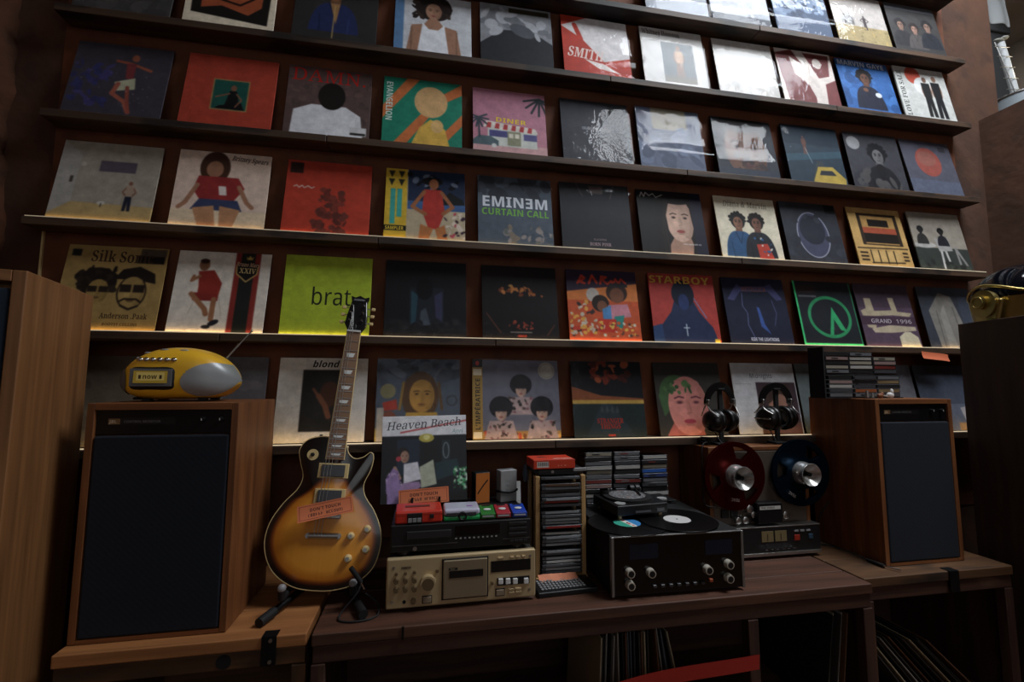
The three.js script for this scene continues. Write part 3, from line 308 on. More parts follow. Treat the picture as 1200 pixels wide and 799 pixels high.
  '4-1': ['#e4dcd0', [['R', 61, 0, 27, 100, '#8c2e28'], ['R', 67, 0, 15, 100, '#202422'], ['P', [63, 14, 86, 14, 86, 26, 74.5, 38, 63, 26], '#1c1a18'], ['L', [63, 18, 63.6, 27, 74.5, 37, 85.4, 27, 86, 18], '#c8a45c', 1.5], ['T', 'Bruno Mars', 62, 17, 7, '#d8b090', 'italic bold ~ serif', 'left', 3, 25], ['T', 'XXIV', 66, 26, 9, '#c8b07c', SEB, 'left', 2, 18], ['P', [72, 4, 74, 7, 76, 3, 78, 7, 80, 4, 79, 9, 73, 9], '#d0a848'], ['L', [26, 54, 20, 78], '#b8b0a4', 0.8], ['L', [48, 54, 54, 80], '#b8b0a4', 0.8], ['E', 29, 18, 5.5, 7, '#8a5c40'], ['E', 29, 13, 5, 3, '#3a241c'], ['P', [24, 26, 40, 24, 50, 40, 48, 56, 26, 58, 26, 44], '#9a3028'], ['P', [20, 52, 48, 54, 48, 62, 22, 62], '#8c2c26'], ['L', [20, 54, 36, 72, 38, 78], '#a06a48', 5.5], ['L', [44, 60, 44, 84], '#a06a48', 5.5], ['L', [26, 32, 18, 38, 20, 32], '#a06a48', 3.4], ['E', 47, 88, 6, 3, '#22222a', -0.5], ['E', 40, 93, 4.5, 2.2, '#2c2a2e']], 'white sleeve with a seated figure in red and a dark red ribbon'],
  '4-2': ['#a9c02a', [['T', 'brat', 31, 63, 30, '#22261a', 'sans-serif', 'left', 0, 46]], 'lime green sleeve with one lowercase word'],
  '4-3': ['#1c1c1e', [['R', 30, 36, 42, 46, '#22282e'], ['P', [32, 40, 40, 46, 38, 80, 32, 84], '#2c4c58'], ['P', [60, 46, 70, 40, 70, 80, 62, 74], '#3c3c58'], ['E', 48, 38, 10, 14, '#131314'], ['P', [44, 66, 50, 62, 56, 84, 42, 86], '#48505a'], ['S', 14, 10, 80, 80, 14, ['#2a2a2a', '#242426'], 7, 61]], 'black sleeve with a dim blue doorway'],
  '4-4': ['#1b1614', [['S', 26, 24, 30, 56, 12, ['#a85a28', '#7a3c1e', '#c87a38'], 4, 65], ['E', 38, 28, 3, 2, '#c08a40'], ['S', 14, 34, 76, 32, 10, ['#8a3420', '#a8442a'], 3, 66], ['R', 36, 90, 28, 1.6, '#8a827a'], ['R', 45, 94, 12, 3, '#b03a20'], ['L', [6, 66, 24, 92], '#6a3a24', 1.4], ['L', [94, 80, 84, 94], '#6a3a24', 1.4]], 'black sleeve with a burnt orange skyline streak'],
  '4-5': ['#c85028', [['R', 0, 0, 100, 32, '#33263c'], ['P', [0, 32, 100, 18, 100, 44, 0, 44], '#d87838'], ['L', [16, 20, 22, 9, 26, 12, 20, 18, 26, 20], '#c83a24', 3.4], ['L', [32, 20, 37, 8, 43, 19], '#c83a24', 3.2], ['L', [48, 20, 50, 9, 57, 10, 51, 14, 58, 20, 64, 15, 66, 20, 70, 12, 74, 19, 78, 12, 84, 18], '#c83a24', 3], ['E', 36, 36, 9, 10, '#b8b0a8'], ['E', 46, 48, 12, 12, '#2a1c18'], ['E', 48, 52, 7, 8, '#7a4a34'], ['E', 70, 32, 15, 14, '#3a2620'], ['E', 70, 36, 10, 11, '#7a4a34'], ['R', 60, 20, 26, 4, '#2c2c34'], ['P', [56, 50, 84, 48, 88, 66, 60, 70], '#c88090'], ['P', [48, 56, 60, 50, 60, 70, 48, 70], '#4a86c0'], ['P', [64, 66, 78, 64, 74, 82, 62, 82], '#2a8a84'], ['S', 60, 4, 46, 34, 50, ['#c8bca8', '#c83a28', '#3a2a28', '#e0a040'], 4, 71], ['R', 40, 70, 26, 18, '#c83020'], ['S', 50, 30, 74, 66, 24, ['#d8ccb8', '#d85a30', '#e0b048', '#5a3a30'], 3.4, 72], ['R', 0, 94, 100, 6, '#c8502c']], 'crowded orange cartoon style sleeve with many faces'],
  '4-6': ['#b23a34', [['T', 'STARBOY', 1, 15, 15, '#d0a84c', 'bold ~ sans-serif', 'left', 0, 92], ['P', [8, 100, 12, 78, 30, 56, 38, 34, 62, 34, 72, 56, 90, 78, 96, 100], '#232e52'], ['E', 50, 30, 17, 20, '#151b30'], ['E', 50, 42, 8, 12, '#26386a'], ['P', [0, 78, 14, 74, 16, 100, 0, 100], '#28406e'], ['L', [50, 74, 50, 90], '#b8c8d8', 1.6], ['L', [46, 79, 54, 79], '#b8c8d8', 1.6], ['L', [66, 36, 82, 64], '#6a8ac8', 1.2], ['R', 90, 94, 8, 6, '#d8b030']], 'red sleeve with a dark blue leaning figure and gold capitals'],
  '4-7': ['#22263a', [['P', [6, 34, 24, 10, 30, 14, 70, 12, 78, 8, 94, 32, 84, 34, 72, 20, 28, 22, 16, 36], '#4a4c78'], ['T', 'METALLICA', 30, 21, 10, '#8a5a48', SB, 'left', 0, 40], ['L', [30, 24, 28, 44, 34, 54, 32, 72, 40, 94], '#6c74a0', 1.1], ['L', [76, 34, 80, 54, 74, 72], '#5c6490', 1], ['P', [50, 44, 54, 46, 58, 70, 66, 86, 52, 74], '#3c5aa0'], ['T', 'RIDE THE LIGHTNING', 32, 95, 7, '#c8ccd8', SB, 'left', 0, 44]], 'dark navy sleeve with thin lightning lines'],
  '4-8': ['#1f2124', [['R', 0, 0, 100, 100, '#22262a'], ['L', [1.5, 1.5, 1.5, 98, 98, 98], '#3ad87a', 3.4], ['L', [97, 2, 98, 98], '#2a9a5a', 1.5], ['O', 52, 56, 34, 30, '#2c9a5c', 5], ['P', [46, 84, 58, 40, 76, 78, 66, 76, 58, 60, 52, 84], '#2fae66'], ['R', 6, 8, 30, 12, '#3a2c2c'], ['R', 6, 23, 30, 3, '#6a6a6c']], 'black sleeve with a glowing green ring and a green edge'],
  '4-9': ['#5a4656', [['R', 0, 0, 100, 38, '#4a3a46'], ['P', [10, 70, 4, 44, 14, 40, 14, 24, 26, 24, 28, 44, 60, 42, 58, 22, 68, 22, 70, 44, 96, 46, 90, 52, 60, 50, 30, 52, 24, 72], '#b8a684'], ['R', 0, 52, 100, 14, '#4a3442'], ['T', 'GRAND 1996', 18, 63, 9, '#c8c0c0', 'monospace', 'left', 0, 74], ['P', [16, 72, 50, 66, 96, 68, 96, 74, 50, 78, 20, 78], '#c2b090'], ['P', [62, 100, 62, 84, 74, 76, 84, 76, 96, 84, 98, 100], '#d8cba6']], 'plum sleeve with torn beige paper shapes'],
  '4-10': ['#40444c', [['P', [20, 100, 14, 40, 40, 10, 62, 16, 72, 60, 74, 100], '#8a8478'], ['P', [34, 100, 34, 44, 44, 30, 50, 100], '#a09a8c'], ['L', [28, 40, 28, 98], '#6c675e', 2], ['L', [60, 34, 64, 98], '#6c675e', 2], ['R', 74, 0, 26, 100, '#454c58']], 'grey sleeve with a pale draped veil'],
  '5-0': ['#6a5f50', [['S', 10, 10, 20, 80, 60, ['#7a6c58', '#5c5246'], 9, 81]], 'brown sleeve on the lowest shelf beside the tall teak cabinet'],
  '5-1': ['#626066', [['S', 12, 10, 20, 80, 60, ['#6e6a70', '#56545a'], 10, 83]], 'grey sleeve standing behind the yellow boombox'],
  '5-2': ['#dcd8d0', [['T', 'blond', 36, 12, 11, '#1c1a18', IT, 'left', 0, 30], ['R', 27, 15, 50, 72, '#2c2a28'], ['E', 58, 44, 11, 15, '#4a2e22'], ['L', [46, 46, 54, 58, 58, 70], '#7a4a34', 6], ['L', [40, 38, 50, 52], '#7a4a34', 3], ['T', '#', 44, 97, 6, '#1c1a18', SB]], 'white sleeve with an upright dark photo, behind the guitar neck'],
  '5-3': ['#515b68', [['S', 30, 0, 0, 100, 30, ['#3c444f', '#5c6672', '#474f5a'], 13, 87], ['R', 0, 84, 100, 16, '#b09038'], ['E', 14, 40, 9, 9, '#8a8258'], ['E', 52, 46, 22, 30, '#5a3a1a'], ['H', 54, 46, 15, 20, '#c08a34', '#3a2412', '#8a5420'], ['P', [36, 66, 72, 66, 80, 100, 28, 100], '#c89a34'], ['L', [32, 30, 28, 62], '#9a742c', 3], ['L', [74, 30, 78, 62], '#6a4a20', 3], ['P', [8, 54, 24, 50, 26, 62, 10, 64], '#b83a28'], ['E', 16, 74, 9, 10, '#8a4a34'], ['R', 2, 60, 8, 40, '#b8b0a0'], ['O', 90, 52, 6, 6, '#3a3a3a', 1.4]], 'stormy sky sleeve with a golden face'],
  '5-4': ['#6c6c78', [['E', 84, 14, 11, 11, '#b0aa98'], ['O', 84, 14, 9, 9, '#8a8478', 1], ['R', 0, 90, 100, 10, '#b0803c'], ['S', 30, 0, 92, 100, 7, ['#c84a28', '#d8a040', '#7a4a28'], 5, 91], ...[[50, 24, 1.0], [24, 52, 1.05], [76, 52, 1.05]].flatMap(([x, y, s], i) => [['P', [x - 20 * s, y + 46 * s, x - 14 * s, y + 24 * s, x + 14 * s, y + 24 * s, x + 20 * s, y + 46 * s], '#b49a94'], ['S', 26, x - 16 * s, y + 24 * s, 32 * s, 20 * s, ['#2c2622', '#c8a8a0', '#54443c', '#8a5a60'], 3, 92 + i], ['E', x, y + 8 * s, 14 * s, 13 * s, '#131114'], ['H', x, y + 15 * s, 7 * s, 9 * s, '#c8a28a', '#241a1c', '#9a3430'], ['P', [x - 14 * s, y + 8 * s, x - 9 * s, y - 2 * s, x + 9 * s, y - 2 * s, x + 14 * s, y + 8 * s, x + 8 * s, y + 13 * s, x - 8 * s, y + 13 * s], '#151216']])], 'grey sleeve with three bobbed dark haired figures and a gold band'],
  '5-5': ['#14161a', [['S', 26, 28, 2, 54, 24, ['#7a2c18', '#a8502a', '#4a1c14'], 7, 97], ['P', [0, 34, 40, 46, 100, 50, 100, 56, 0, 56], '#8a4a28'], ['R', 0, 52, 100, 5, '#b8923c'], ['P', [0, 57, 100, 57, 100, 100, 0, 100], '#1e2a2a'], ['P', [40, 57, 54, 57, 84, 100, 16, 100], '#26343a'], ...[0, 1, 2, 3].map((i) => ['F', 40 + i * 7, 60, 0.34, '#3a4448', '#2c3438', '#4a4440', 0.8]), ['T', 'STRANGER', 50, 82, 9, '#a82c1c', SEB, 'center', 0, 36], ['T', 'THINGS', 50, 89, 9, '#a82c1c', SEB, 'center', 0, 28], ['R', 46, 96, 10, 2.4, '#c03020']], 'black sleeve with a fiery cloud over a night road'],
  '5-6': ['#33302c', [['P', [4, 46, 14, 30, 26, 26, 24, 60, 10, 74], '#3a5a34'], ['E', 30, 44, 24, 26, '#3a5a34'], ['P', [26, 76, 60, 76, 66, 100, 10, 100], '#a85850'], ['H', 46, 60, 29, 40, '#c87a70', '#5a2c38', '#9a3444'], ['S', 18, 12, 28, 40, 16, ['#3a5a34', '#2c4a2c', '#4a6a3c'], 6, 99]], 'sleeve with a large pink face against dark, green hair'],
  '5-7': ['#b4b4b8', [['T', 'Midnights', 28, 22, 9, '#4a464c', 'sans-serif', 'left', 0, 36], ['R', 36, 28, 62, 72, '#3a2a30'], ['E', 66, 52, 16, 20, '#8a6050'], ['P', [46, 34, 86, 30, 88, 52, 72, 44, 50, 60], '#3c2a24'], ['R', 36, 84, 62, 16, '#5a3a34'], ['R', 4, 30, 26, 0.8, '#8a888c']], 'pale grey sleeve with an inset portrait behind the headphones'],
  '5-8': ['#5e686a', [['P', [60, 40, 100, 30, 100, 60, 70, 70], '#7c868a'], ['S', 12, 50, 60, 50, 40, ['#7a7c60', '#5a6256'], 7, 101]], 'grey green sleeve between the headphones and the right cassette stack'],
  '5-9': ['#65656e', [['S', 8, 10, 20, 80, 60, ['#70707a', '#5a5a62'], 9, 103]], 'grey sleeve in the shade behind the right cassette stack'],
  '5-10': ['#4c5466', [['R', 0, 60, 100, 40, '#646c80'], ['P', [70, 66, 100, 60, 100, 88, 76, 90], '#b0acb0'], ['R', 60, 88, 40, 12, '#9a7a54']], 'slate blue sleeve with a pale lower corner beside the far right cabinet'],
};
const LEFT_U = {
  0: { 6: 757, 7: 835, 8: 911, 9: 984, 10: 1051 },
  1: [83, 213, 340.5, 460.5, 563, 661, 756, 844, 920, 994, 1062],
  2: [69, 207, 330.4, 446.3, 554, 660, 751, 843, 927, 1002, 1071],
  3: [52.4, 196, 328, 448.6, 560, 659, 753, 846.6, 926, 1007.8, 1079.7],
  4: [57, 192.6, 326, 448.6, 565, 667.6, 767, 856.8, 943.5, 1016, 1092],
  5: [45, 188, 318, 438, 565, 673, 774, 867, 945, 1018, 1088],
};
// plastic outer sleeves: 0 none, else amount of billowing
const FILM = { '0-6': 1, '0-7': 1.4, '0-8': 1.3, '0-9': 0.9, '0-10': 1.2, '1-0': 0.4, '1-2': 0.4, '1-3': 0.5, '1-4': 0.8, '1-5': 1.0, '1-6': 0.7, '1-7': 0.9, '1-8': 0.4, '1-9': 0.6, '1-10': 0.5, '2-0': 0.4, '2-1': 0.5, '2-3': 0.25, '2-5': 0.8, '2-6': 1.6, '2-7': 1.3, '2-8': 0.7, '2-9': 1.5, '2-10': 1.6, '3-0': 0.5, '3-2': 0.4, '3-4': 0.4, '3-5': 0.7, '3-8': 0.6, '3-10': 0.9, '4-0': 0.6, '4-3': 0.4, '4-4': 0.5, '4-7': 0.6, '4-8': 0.5, '4-9': 0.3, '4-10': 0.7, '5-3': 0.3, '5-4': 0.3, '5-5': 0.3 };
const SL = 0.315;
function sleeveGeo(w, h, t) {        // front face gets the print, the edges get the border colour
  const g = new RoundedBoxGeometry(w, h, t, 1, 0.0012).toNonIndexed(), p = g.attributes.position, n = g.attributes.normal, uv = new Float32Array(p.count * 2);
  for (let i = 0; i < p.count; i++) { uv[i * 2] = sat(0.005 + 0.99 * (p.getX(i) / w + 0.5)); uv[i * 2 + 1] = sat(0.005 + 0.99 * (p.getY(i) / h + 0.5)); }
  g.setAttribute('uv', new THREE.BufferAttribute(uv, 2)); g.translate(0, h / 2, t / 2); return g;
}
function filmGeo(w, h, amt, sd) {
  const N = 22, g = new THREE.PlaneGeometry(w, h, N, N), p = g.attributes.position; seed(sd);
  const ph = rnd(0, 6), ph2 = rnd(0, 6), side = rnd(-0.5, 1), low = rnd(0.5, 1);
  for (let i = 0; i < p.count; i++) {
    const u = p.getX(i) / w + 0.5, v = p.getY(i) / h + 0.5;
    const edge = Math.min(1, Math.min(u, 1 - u, 1 - v) * 7 + 0.1);
    let z = 0.0035 * amt * edge * (1 + 0.9 * perlin.noise(u * 2.2 + ph, v * 1.8, ph2)) + 0.0016 * amt * (0.5 + 0.5 * perlin.noise(u * 9 + ph2, v * 4 + ph, 2.2)) + 0.001 * amt * (0.5 + 0.5 * perlin.noise(u * 16 + ph2, v * 14 + ph, 5.2));
    const bl = amt > 0.85 ? Math.exp(-Math.pow((v - 0.2) / 0.14, 2)) * low * 0.026 * (amt - 0.5) * (0.45 + 0.55 * u) : 0;
    p.setZ(i, 0.0012 + z + bl);
    if (amt > 0.85) p.setX(i, p.getX(i) + 0.02 * (amt - 0.6) * u * Math.exp(-Math.pow((v - 0.22) / 0.14, 2)));
  }
  g.translate(0, h / 2, 0); g.computeVertexNormals(); return g.toNonIndexed();
}
const grainBump = dataTex(128, (u, v) => { const h = 128 + 120 * tnoise(u, v, 40, 40, 6.1, 3); return [h, h, h]; }, false);
for (const key of Object.keys(COVERS)) {
  const [r, c] = key.split('-').map(Number), [bg, ops, label] = COVERS[key], y = SHY[r + 1];
  seed(1000 + r * 20 + c);
  const xl = xForU(LEFT_U[r][c], y, 0), w = SL + rnd(-0.002, 0.002), lean = Math.asin((0.058 + rnd(-0.006, 0.004)) / SL), th = 0.004 + rnd(0, 0.003);
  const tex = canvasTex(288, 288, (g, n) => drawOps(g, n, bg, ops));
  const obi = key === '5-4' ? 0.04 : 0;
  const o = thing('record_sleeve', label, 'record', [xl + w / 2, y + 0.0005, -th * 0.5], rnd(-0.012, 0.012), 'records displayed on the wall shelves');
  o.rotation.set(-lean, o.rotation.y, rnd(-0.004, 0.004), 'YXZ');
  if (r >= 4) o.position.y += 0.001;
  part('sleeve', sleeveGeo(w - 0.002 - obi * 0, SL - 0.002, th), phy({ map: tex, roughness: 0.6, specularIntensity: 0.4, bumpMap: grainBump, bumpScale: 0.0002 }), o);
  if (obi) {
    const t2 = canvasTex(48, 288, (g, a, b) => { g.fillStyle = '#9a7c3c'; g.fillRect(0, 0, a, b); g.fillStyle = '#1a1614'; g.fillRect(0, 0, a, 30); g.fillStyle = '#b83a3a'; g.beginPath(); g.arc(a / 2, 15, 9, 0, 7); g.fill(); g.fillStyle = '#d8ccb0'; g.fillRect(4, 36, a - 8, 24); g.fillRect(4, 262, a - 8, 22); g.save(); g.translate(36, 256); g.rotate(-Math.PI / 2); g.fillStyle = '#2c2418'; g.font = 'bold 30px sans-serif'; g.fillText("L'IMP\u00c9RATRICE", 0, 0, 186); g.restore(); });
    const g = new THREE.BoxGeometry(obi, SL, 0.002); g.translate(-w / 2 - obi / 2 + 0.003, SL / 2, th + 0.002);
    part('side_band', g, std({ map: t2, roughness: 0.5 }), o, 'gold paper band with upright dark lettering');
  }
  if (FILM[key]) { const f = filmGeo(w + 0.008, SL + 0.004, FILM[key], 500 + r * 30 + c); f.translate(0.002, 0, th); part('plastic_cover', f, mFilm, o, 'clear crinkled plastic outer sleeve'); }
}

// ---------------------------------------------------------------- benches
const BY = 0.545;
function bench(name, label, x0, x1, front, top, mTop, mFrame, cuts, posts, opts = {}) {
  const cx = (x0 + x1) / 2, o = thing(name, label, 'bench', [cx, 0, 0]), w = x1 - x0, back = WALLZ + 0.002, th = 0.032;
  const zs = [back, ...cuts, front];
  for (let k = 0; k + 1 < zs.length; k++) { seed(300 + k + x0 * 77 | 0); part('top_plank', box(w, th, zs[k + 1] - zs[k] - 0.0015, 0, top - th / 2, (zs[k] + zs[k + 1]) / 2, { r: 0.004, ax: 0 }), mTop, o); }
  const fz = front - 0.022, ry = top - th - 0.002;
  part('rail', box(w - 0.006, 0.042, 0.03, 0, ry - 0.021, fz, { r: 0.003 }), mFrame, o);
  for (const px of posts) part('post', box(0.036, ry - 0.042 - 0.002, 0.034, px - cx, (ry - 0.044) / 2, fz, { r: 0.003, ax: 1 }), mFrame, o);
  part('back_panel', box(w - 0.01, ry, 0.012, 0, ry / 2, back + 0.01), mFrame, o);
  for (const s of [-1, 1]) part('side_panel', box(0.018, ry - 0.044, fz - back - 0.05, s * (w / 2 - 0.012), (ry - 0.044) / 2, (fz + back) / 2 - 0.005, { ax: 1 }), mFrame, o);
  part('bottom_board', box(w - 0.05, 0.02, fz - back - 0.05, 0, opts.floor ?? 0.085, (fz + back) / 2), mFrame, o);
  return o;
}
const mFrameDark = std({ map: benchDarkTex, color: 0xb0a49a, bumpMap: woodBump, bumpScale: 0.001, roughness: 0.68 });
{
  const o = bench('storage_bench', 'orange brown wooden storage bench under the left loudspeaker', -0.878, -0.302, 0.425, BY, mBenchOrange, mBenchOld, [0.1, 0.27], [-0.86, -0.32]);
  const bx = -0.392 - o.position.x;
  part('corner_bracket', [box(0.036, 0.002, 0.03, bx, BY + 0.001, 0.412), box(0.036, 0.07, 0.003, bx, BY - 0.034, 0.4275)], mBlackMetal, o, 'black metal bracket over the front edge');
  for (const dy of [-0.008, -0.06]) part('screw', cyl(0.0045, 0.0045, 0.003, bx + 0.004, BY + dy, 0.43, { axis: 'z' }), mSteel, o);
  part('finger_hole', cyl(0.018, 0.018, 0.004, -0.5 - o.position.x, BY - 0.055, 0.4175, { axis: 'z' }), mBlackMatt, o, 'dark round finger hole');
}
{
  const o = bench('storage_bench', 'long dark worn wooden storage bench under the tape deck and amplifier', -0.288, 1.452, 0.436, BY, mBenchDark, mFrameDark, [0.06, 0.2, 0.33], [-0.27, 1.01, 1.434], { floor: 0.1 });
  part('corner_bracket', box(0.006, 0.034, 0.004, -0.075 + 0.02 - o.position.x, BY - 0.016, 0.4375), mBlackMetal, o);
}
{
  const o = bench('storage_bench', 'short weathered storage bench under the right loudspeaker', 1.46, 2.1, 0.4, BY, mBenchOld, mFrameDark, [0.08, 0.24], [1.48, 2.08], { floor: 0.06 });
  part('corner_bracket', [box(0.04, 0.002, 0.03, 0.05, BY + 0.001, 0.387), box(0.04, 0.07, 0.003, 0.05, BY - 0.034, 0.4025)], mBlackMetal, o, 'black metal bracket over the front edge');
}
// records stored in the benches
{
  const tones = [['pale grey', 0x9a968e], ['dark grey', 0x3c3a38], ['brown', 0x6a4a34], ['cream', 0xb0a488], ['black', 0x1c1c1c], ['slate blue', 0x4a5560]].map(([n, c]) => [n, std({ color: c, roughness: 0.7 })]);
  const put = (x, y, z, tilt, k, where, grp) => {
    const [n, m] = tones[k]; const o = single('stored_record', n + ' record sleeve edge ' + where, 'record', box(0.0042, 0.31, 0.31, 0, 0.155, 0, { r: 0.001 }), m, [x, y, z], 0, grp);
    o.rotation.z = tilt; return o;
  };
  seed(4242);
  for (let i = 0; i < 26; i++) { const t = i < 6 ? -0.05 : i > 18 ? 0.06 + (i - 18) * 0.022 : 0.01; put((i < 6 ? 0.522 + i * 0.0085 : i < 19 ? 0.545 + i * 0.0085 : 0.7265 + (i - 18) * 0.0135), 0.112 + (t > 0 ? 0.005 : 0.0), 0.2 + rnd(-0.015, 0.01), t, [0, 1, 2, 4, 3, 5, 1, 4][Math.floor(rnd(0, 8))], 'among the upright records behind the red ribbon', 'records under the long bench'); }
  for (let i = 0; i < 5; i++) put(1.31 + i * 0.017, 0.112 + 0.003, 0.21 + rnd(-0.01, 0.01), -0.16 + i * 0.006, [4, 3, 1, 0, 2][i], 'leaning against the right post under the long bench', 'records leaning at the post');
  for (let i = 0; i < 12; i++) put(1.72 + i * 0.0262, 0.0745, 0.17 + rnd(-0.01, 0.02), 0.70 + i * 0.012, [1, 3, 4, 0, 1, 2, 4, 1, 3, 4, 1, 2][i], 'slumped sideways in the short bench', 'records slumped in the short bench');
}
{ // red ribbon across the opening
  const a = V(0.18, 0.24, 0.45), b = V(1.012, 0.353, 0.445), pts = [];
  const g = new THREE.PlaneGeometry(1, 0.044, 40, 2), p = g.attributes.position;
  for (let i = 0; i < p.count; i++) { const t = p.getX(i) + 0.5, q = a.clone().lerp(b, t); p.setXYZ(i, q.x, q.y + p.getY(i) + 0.035 * Math.sin(Math.PI * t) * 0.9, q.z + 0.004 * Math.sin(t * 9) + 0.002 * Math.sin(p.getY(i) * 100)); }
  g.computeVertexNormals(); const back = g.clone(); back.translate(0, 0, -0.0015);
  single('ribbon', 'red ribbon stretched across the front of the long bench', 'ribbon', [g, back], std({ color: 0xb02c20, roughness: 0.75, side: THREE.DoubleSide }));
}
single('cable', 'orange cable arching up in front of the short bench', 'cable', tube([[2.02, 0.1, 0.62], [2.0, 0.19, 0.6], [1.985, 0.262, 0.57], [2.03, 0.297, 0.55], [2.12, 0.31, 0.54], [2.2, 0.25, 0.56], [2.24, 0.004, 0.6]], 0.0045, 40), std({ color: 0xd0442a, roughness: 0.5 }));

// ---------------------------------------------------------------- loudspeakers
function monitor(label, pos, w, h, d, turn, mWood = mWalnut) {      // origin: centre of base
  const o = thing('loudspeaker', label, 'speaker', pos, turn), t = 0.018;
  part('cabinet', [box(t, h, d, -w / 2 + t / 2, h / 2, 0, { r: 0.002, ax: 1 }), box(t, h, d, w / 2 - t / 2, h / 2, 0, { r: 0.002, ax: 1 }), box(w - 2 * t, t, d, 0, h - t / 2, 0, { r: 0.001, ax: 0 }), box(w - 2 * t, 0.01, d, 0, 0.005, 0, { ax: 0 }), box(w - 2 * t, h - 2 * t, d - 0.03, 0, h / 2, -0.014)], mWood, o);
  part('control_panel', box(w - 2 * t - 0.002, 0.062, 0.008, 0, h - t - 0.032, d / 2 - 0.012), mBlackPanel, o, 'black control strip');
  const g = part('grille', box(w - 2 * t - 0.004, h - t - 0.066 - 0.012, 0.02, 0, 0.011 + (h - t - 0.078) / 2, d / 2 - 0.009, { r: 0.006 }), mGrille, o, 'navy fabric grille');
  const lab = canvasTex(256, 32, (c, a, b) => { c.fillStyle = '#0d0d0e'; c.fillRect(0, 0, a, b); c.fillStyle = '#7a5a3a'; c.fillRect(2, 4, 44, 24); c.fillStyle = '#c8b8a0'; c.font = 'bold 18px sans-serif'; c.fillText('JBL', 6, 23); c.fillStyle = '#8a8a88'; c.font = '15px sans-serif'; c.fillText('CONTROL MONITOR', 60, 22, 180); });
  const pg = new THREE.PlaneGeometry(0.16, 0.02); pg.translate(-w / 2 + 0.125, h - t - 0.03, d / 2 - 0.0076);
  part('name_plate', pg, std({ map: lab, roughness: 0.5 }), o);
  for (const kx of [w / 2 - 0.09, w / 2 - 0.045]) { const k = part('knob', cyl(0.006, 0.007, 0.012, kx, h - t - 0.026, d / 2 - 0.003, { axis: 'z' }), mBlackPlastic, o); part('pointer', box(0.0015, 0.006, 0.001, kx, h - t - 0.026, d / 2 + 0.0035), mWhitePlastic, k); }
  return o;
}
monitor('walnut monitor loudspeaker with navy grille under the yellow boombox', [-0.692, BY + 0.002, 0.236], 0.362, 0.597, 0.298, 0);
monitor('walnut monitor loudspeaker with navy grille carrying the cassette stack', [1.806, BY + 0.002, 0.182], 0.35, 0.597, 0.3, 0);

function tower(label, bx, bz, top, sgn) {          // (bx,bz) = rear corner facing the middle of the room
  const a = 12.7 * Math.PI / 180 * sgn, w = 0.52, d = 0.33, h = top;
  const o = thing('floor_speaker', label, 'speaker', [0, 0, 0], a);
  const dir = V(Math.sin(a), 0, Math.cos(a)), right = V(Math.cos(a), 0, -Math.sin(a));
  const c = V(bx, 0, bz).addScaledVector(dir, d / 2).addScaledVector(right, -sgn * w / 2); o.position.copy(c);
  const t = 0.026;
  part('cabinet', [box(t, h, d, -w / 2 + t / 2, h / 2, 0, { r: 0.003, ax: 1 }), box(t, h, d, w / 2 - t / 2, h / 2, 0, { r: 0.003, ax: 1 }), box(w - 2 * t, t, d, 0, h - t / 2, 0, { r: 0.002, ax: 0 }), box(w - 2 * t, h - t, d - 0.04, 0, (h - t) / 2, -0.018)], sgn > 0 ? mTeak : mShadedWood, o);
  part('grille', box(w - 2 * t - 0.006, h - t - 0.09, 0.02, 0, (h - t) / 2 + 0.03, d / 2 - 0.014, { r: 0.006 }), std({ color: 0x1a2634, bumpMap: fabricBump, bumpScale: 0.0006, roughness: 1 }), o, 'blue fabric grille');
  part('plinth', box(w - 2 * t, 0.07, 0.03, 0, 0.035, d / 2 - 0.03), mBlackMatt, o);
  return o;
}
tower('tall teak floor cabinet loudspeaker with a blue grille beside the rough wall', -0.97, 0.245, 1.45, 1);
tower('tall floor cabinet loudspeaker, brown wood darkened for shade, carrying the gold helmet', 2.2, 0.223, 1.453, -1);

// ---------------------------------------------------------------- helmet on the right cabinet
{
  const o = thing('helmet', 'gold rimmed helmet with a black visor on the dark cabinet', 'helmet', [2.345, 1.455, 0.36], -0.3);
  const gold = std({ color: 0xa8945a, metalness: 0.9, roughness: 0.36 }), gloss = std({ color: 0x0a0c12, roughness: 0.08 });
  const sh = new THREE.SphereGeometry(0.145, 40, 24, 0, Math.PI * 2, 0, Math.PI * 0.62); sh.scale(1, 1.05, 1.12); sh.translate(0, 0.075, 0);
  part('visor', sh.toNonIndexed(), gloss, o, 'glossy black visor');
  const jaw = new THREE.CylinderGeometry(0.15, 0.14, 0.085, 40, 4, true); jaw.scale(1, 1, 1.12); jaw.translate(0, 0.0435, 0);
  part('shell', [jaw.toNonIndexed(), cyl(0.14, 0.14, 0.004, 0, 0.003, 0)], gold, o);
  part('rim', tube([0, 1, 2, 3, 4, 5, 6, 7, 8, 9, 10, 11, 12, 13, 14, 15].map((i) => { const t = i / 16 * Math.PI * 2; return [0.15 * Math.cos(t), 0.092 + 0.05 * Math.pow(Math.abs(Math.cos(t)), 4), 0.166 * Math.sin(t)]; }), 0.006, 90, 8, true), gold, o);
  for (const s of [-1, 1]) {
    const ear = part('ear_piece', [cyl(0.05, 0.056, 0.024, s * 0.156, 0.066, 0.02, { axis: 'x', seg: 36 }), box(0.018, 0.085, 0.06, s * 0.152, 0.044, 0.05, { r: 0.008, rot: [0.3, 0, 0] })], gold, o);
    part('ear_disc', [cyl(0.026, 0.03, 0.012, s * 0.173, 0.072, 0.012, { axis: 'x' })], gold, ear); part('ear_ring', new THREE.TorusGeometry(0.022, 0.004, 8, 28).rotateY(Math.PI / 2).translate(s * 0.179, 0.072, 0.012).toNonIndexed(), gold, ear);
  }
}

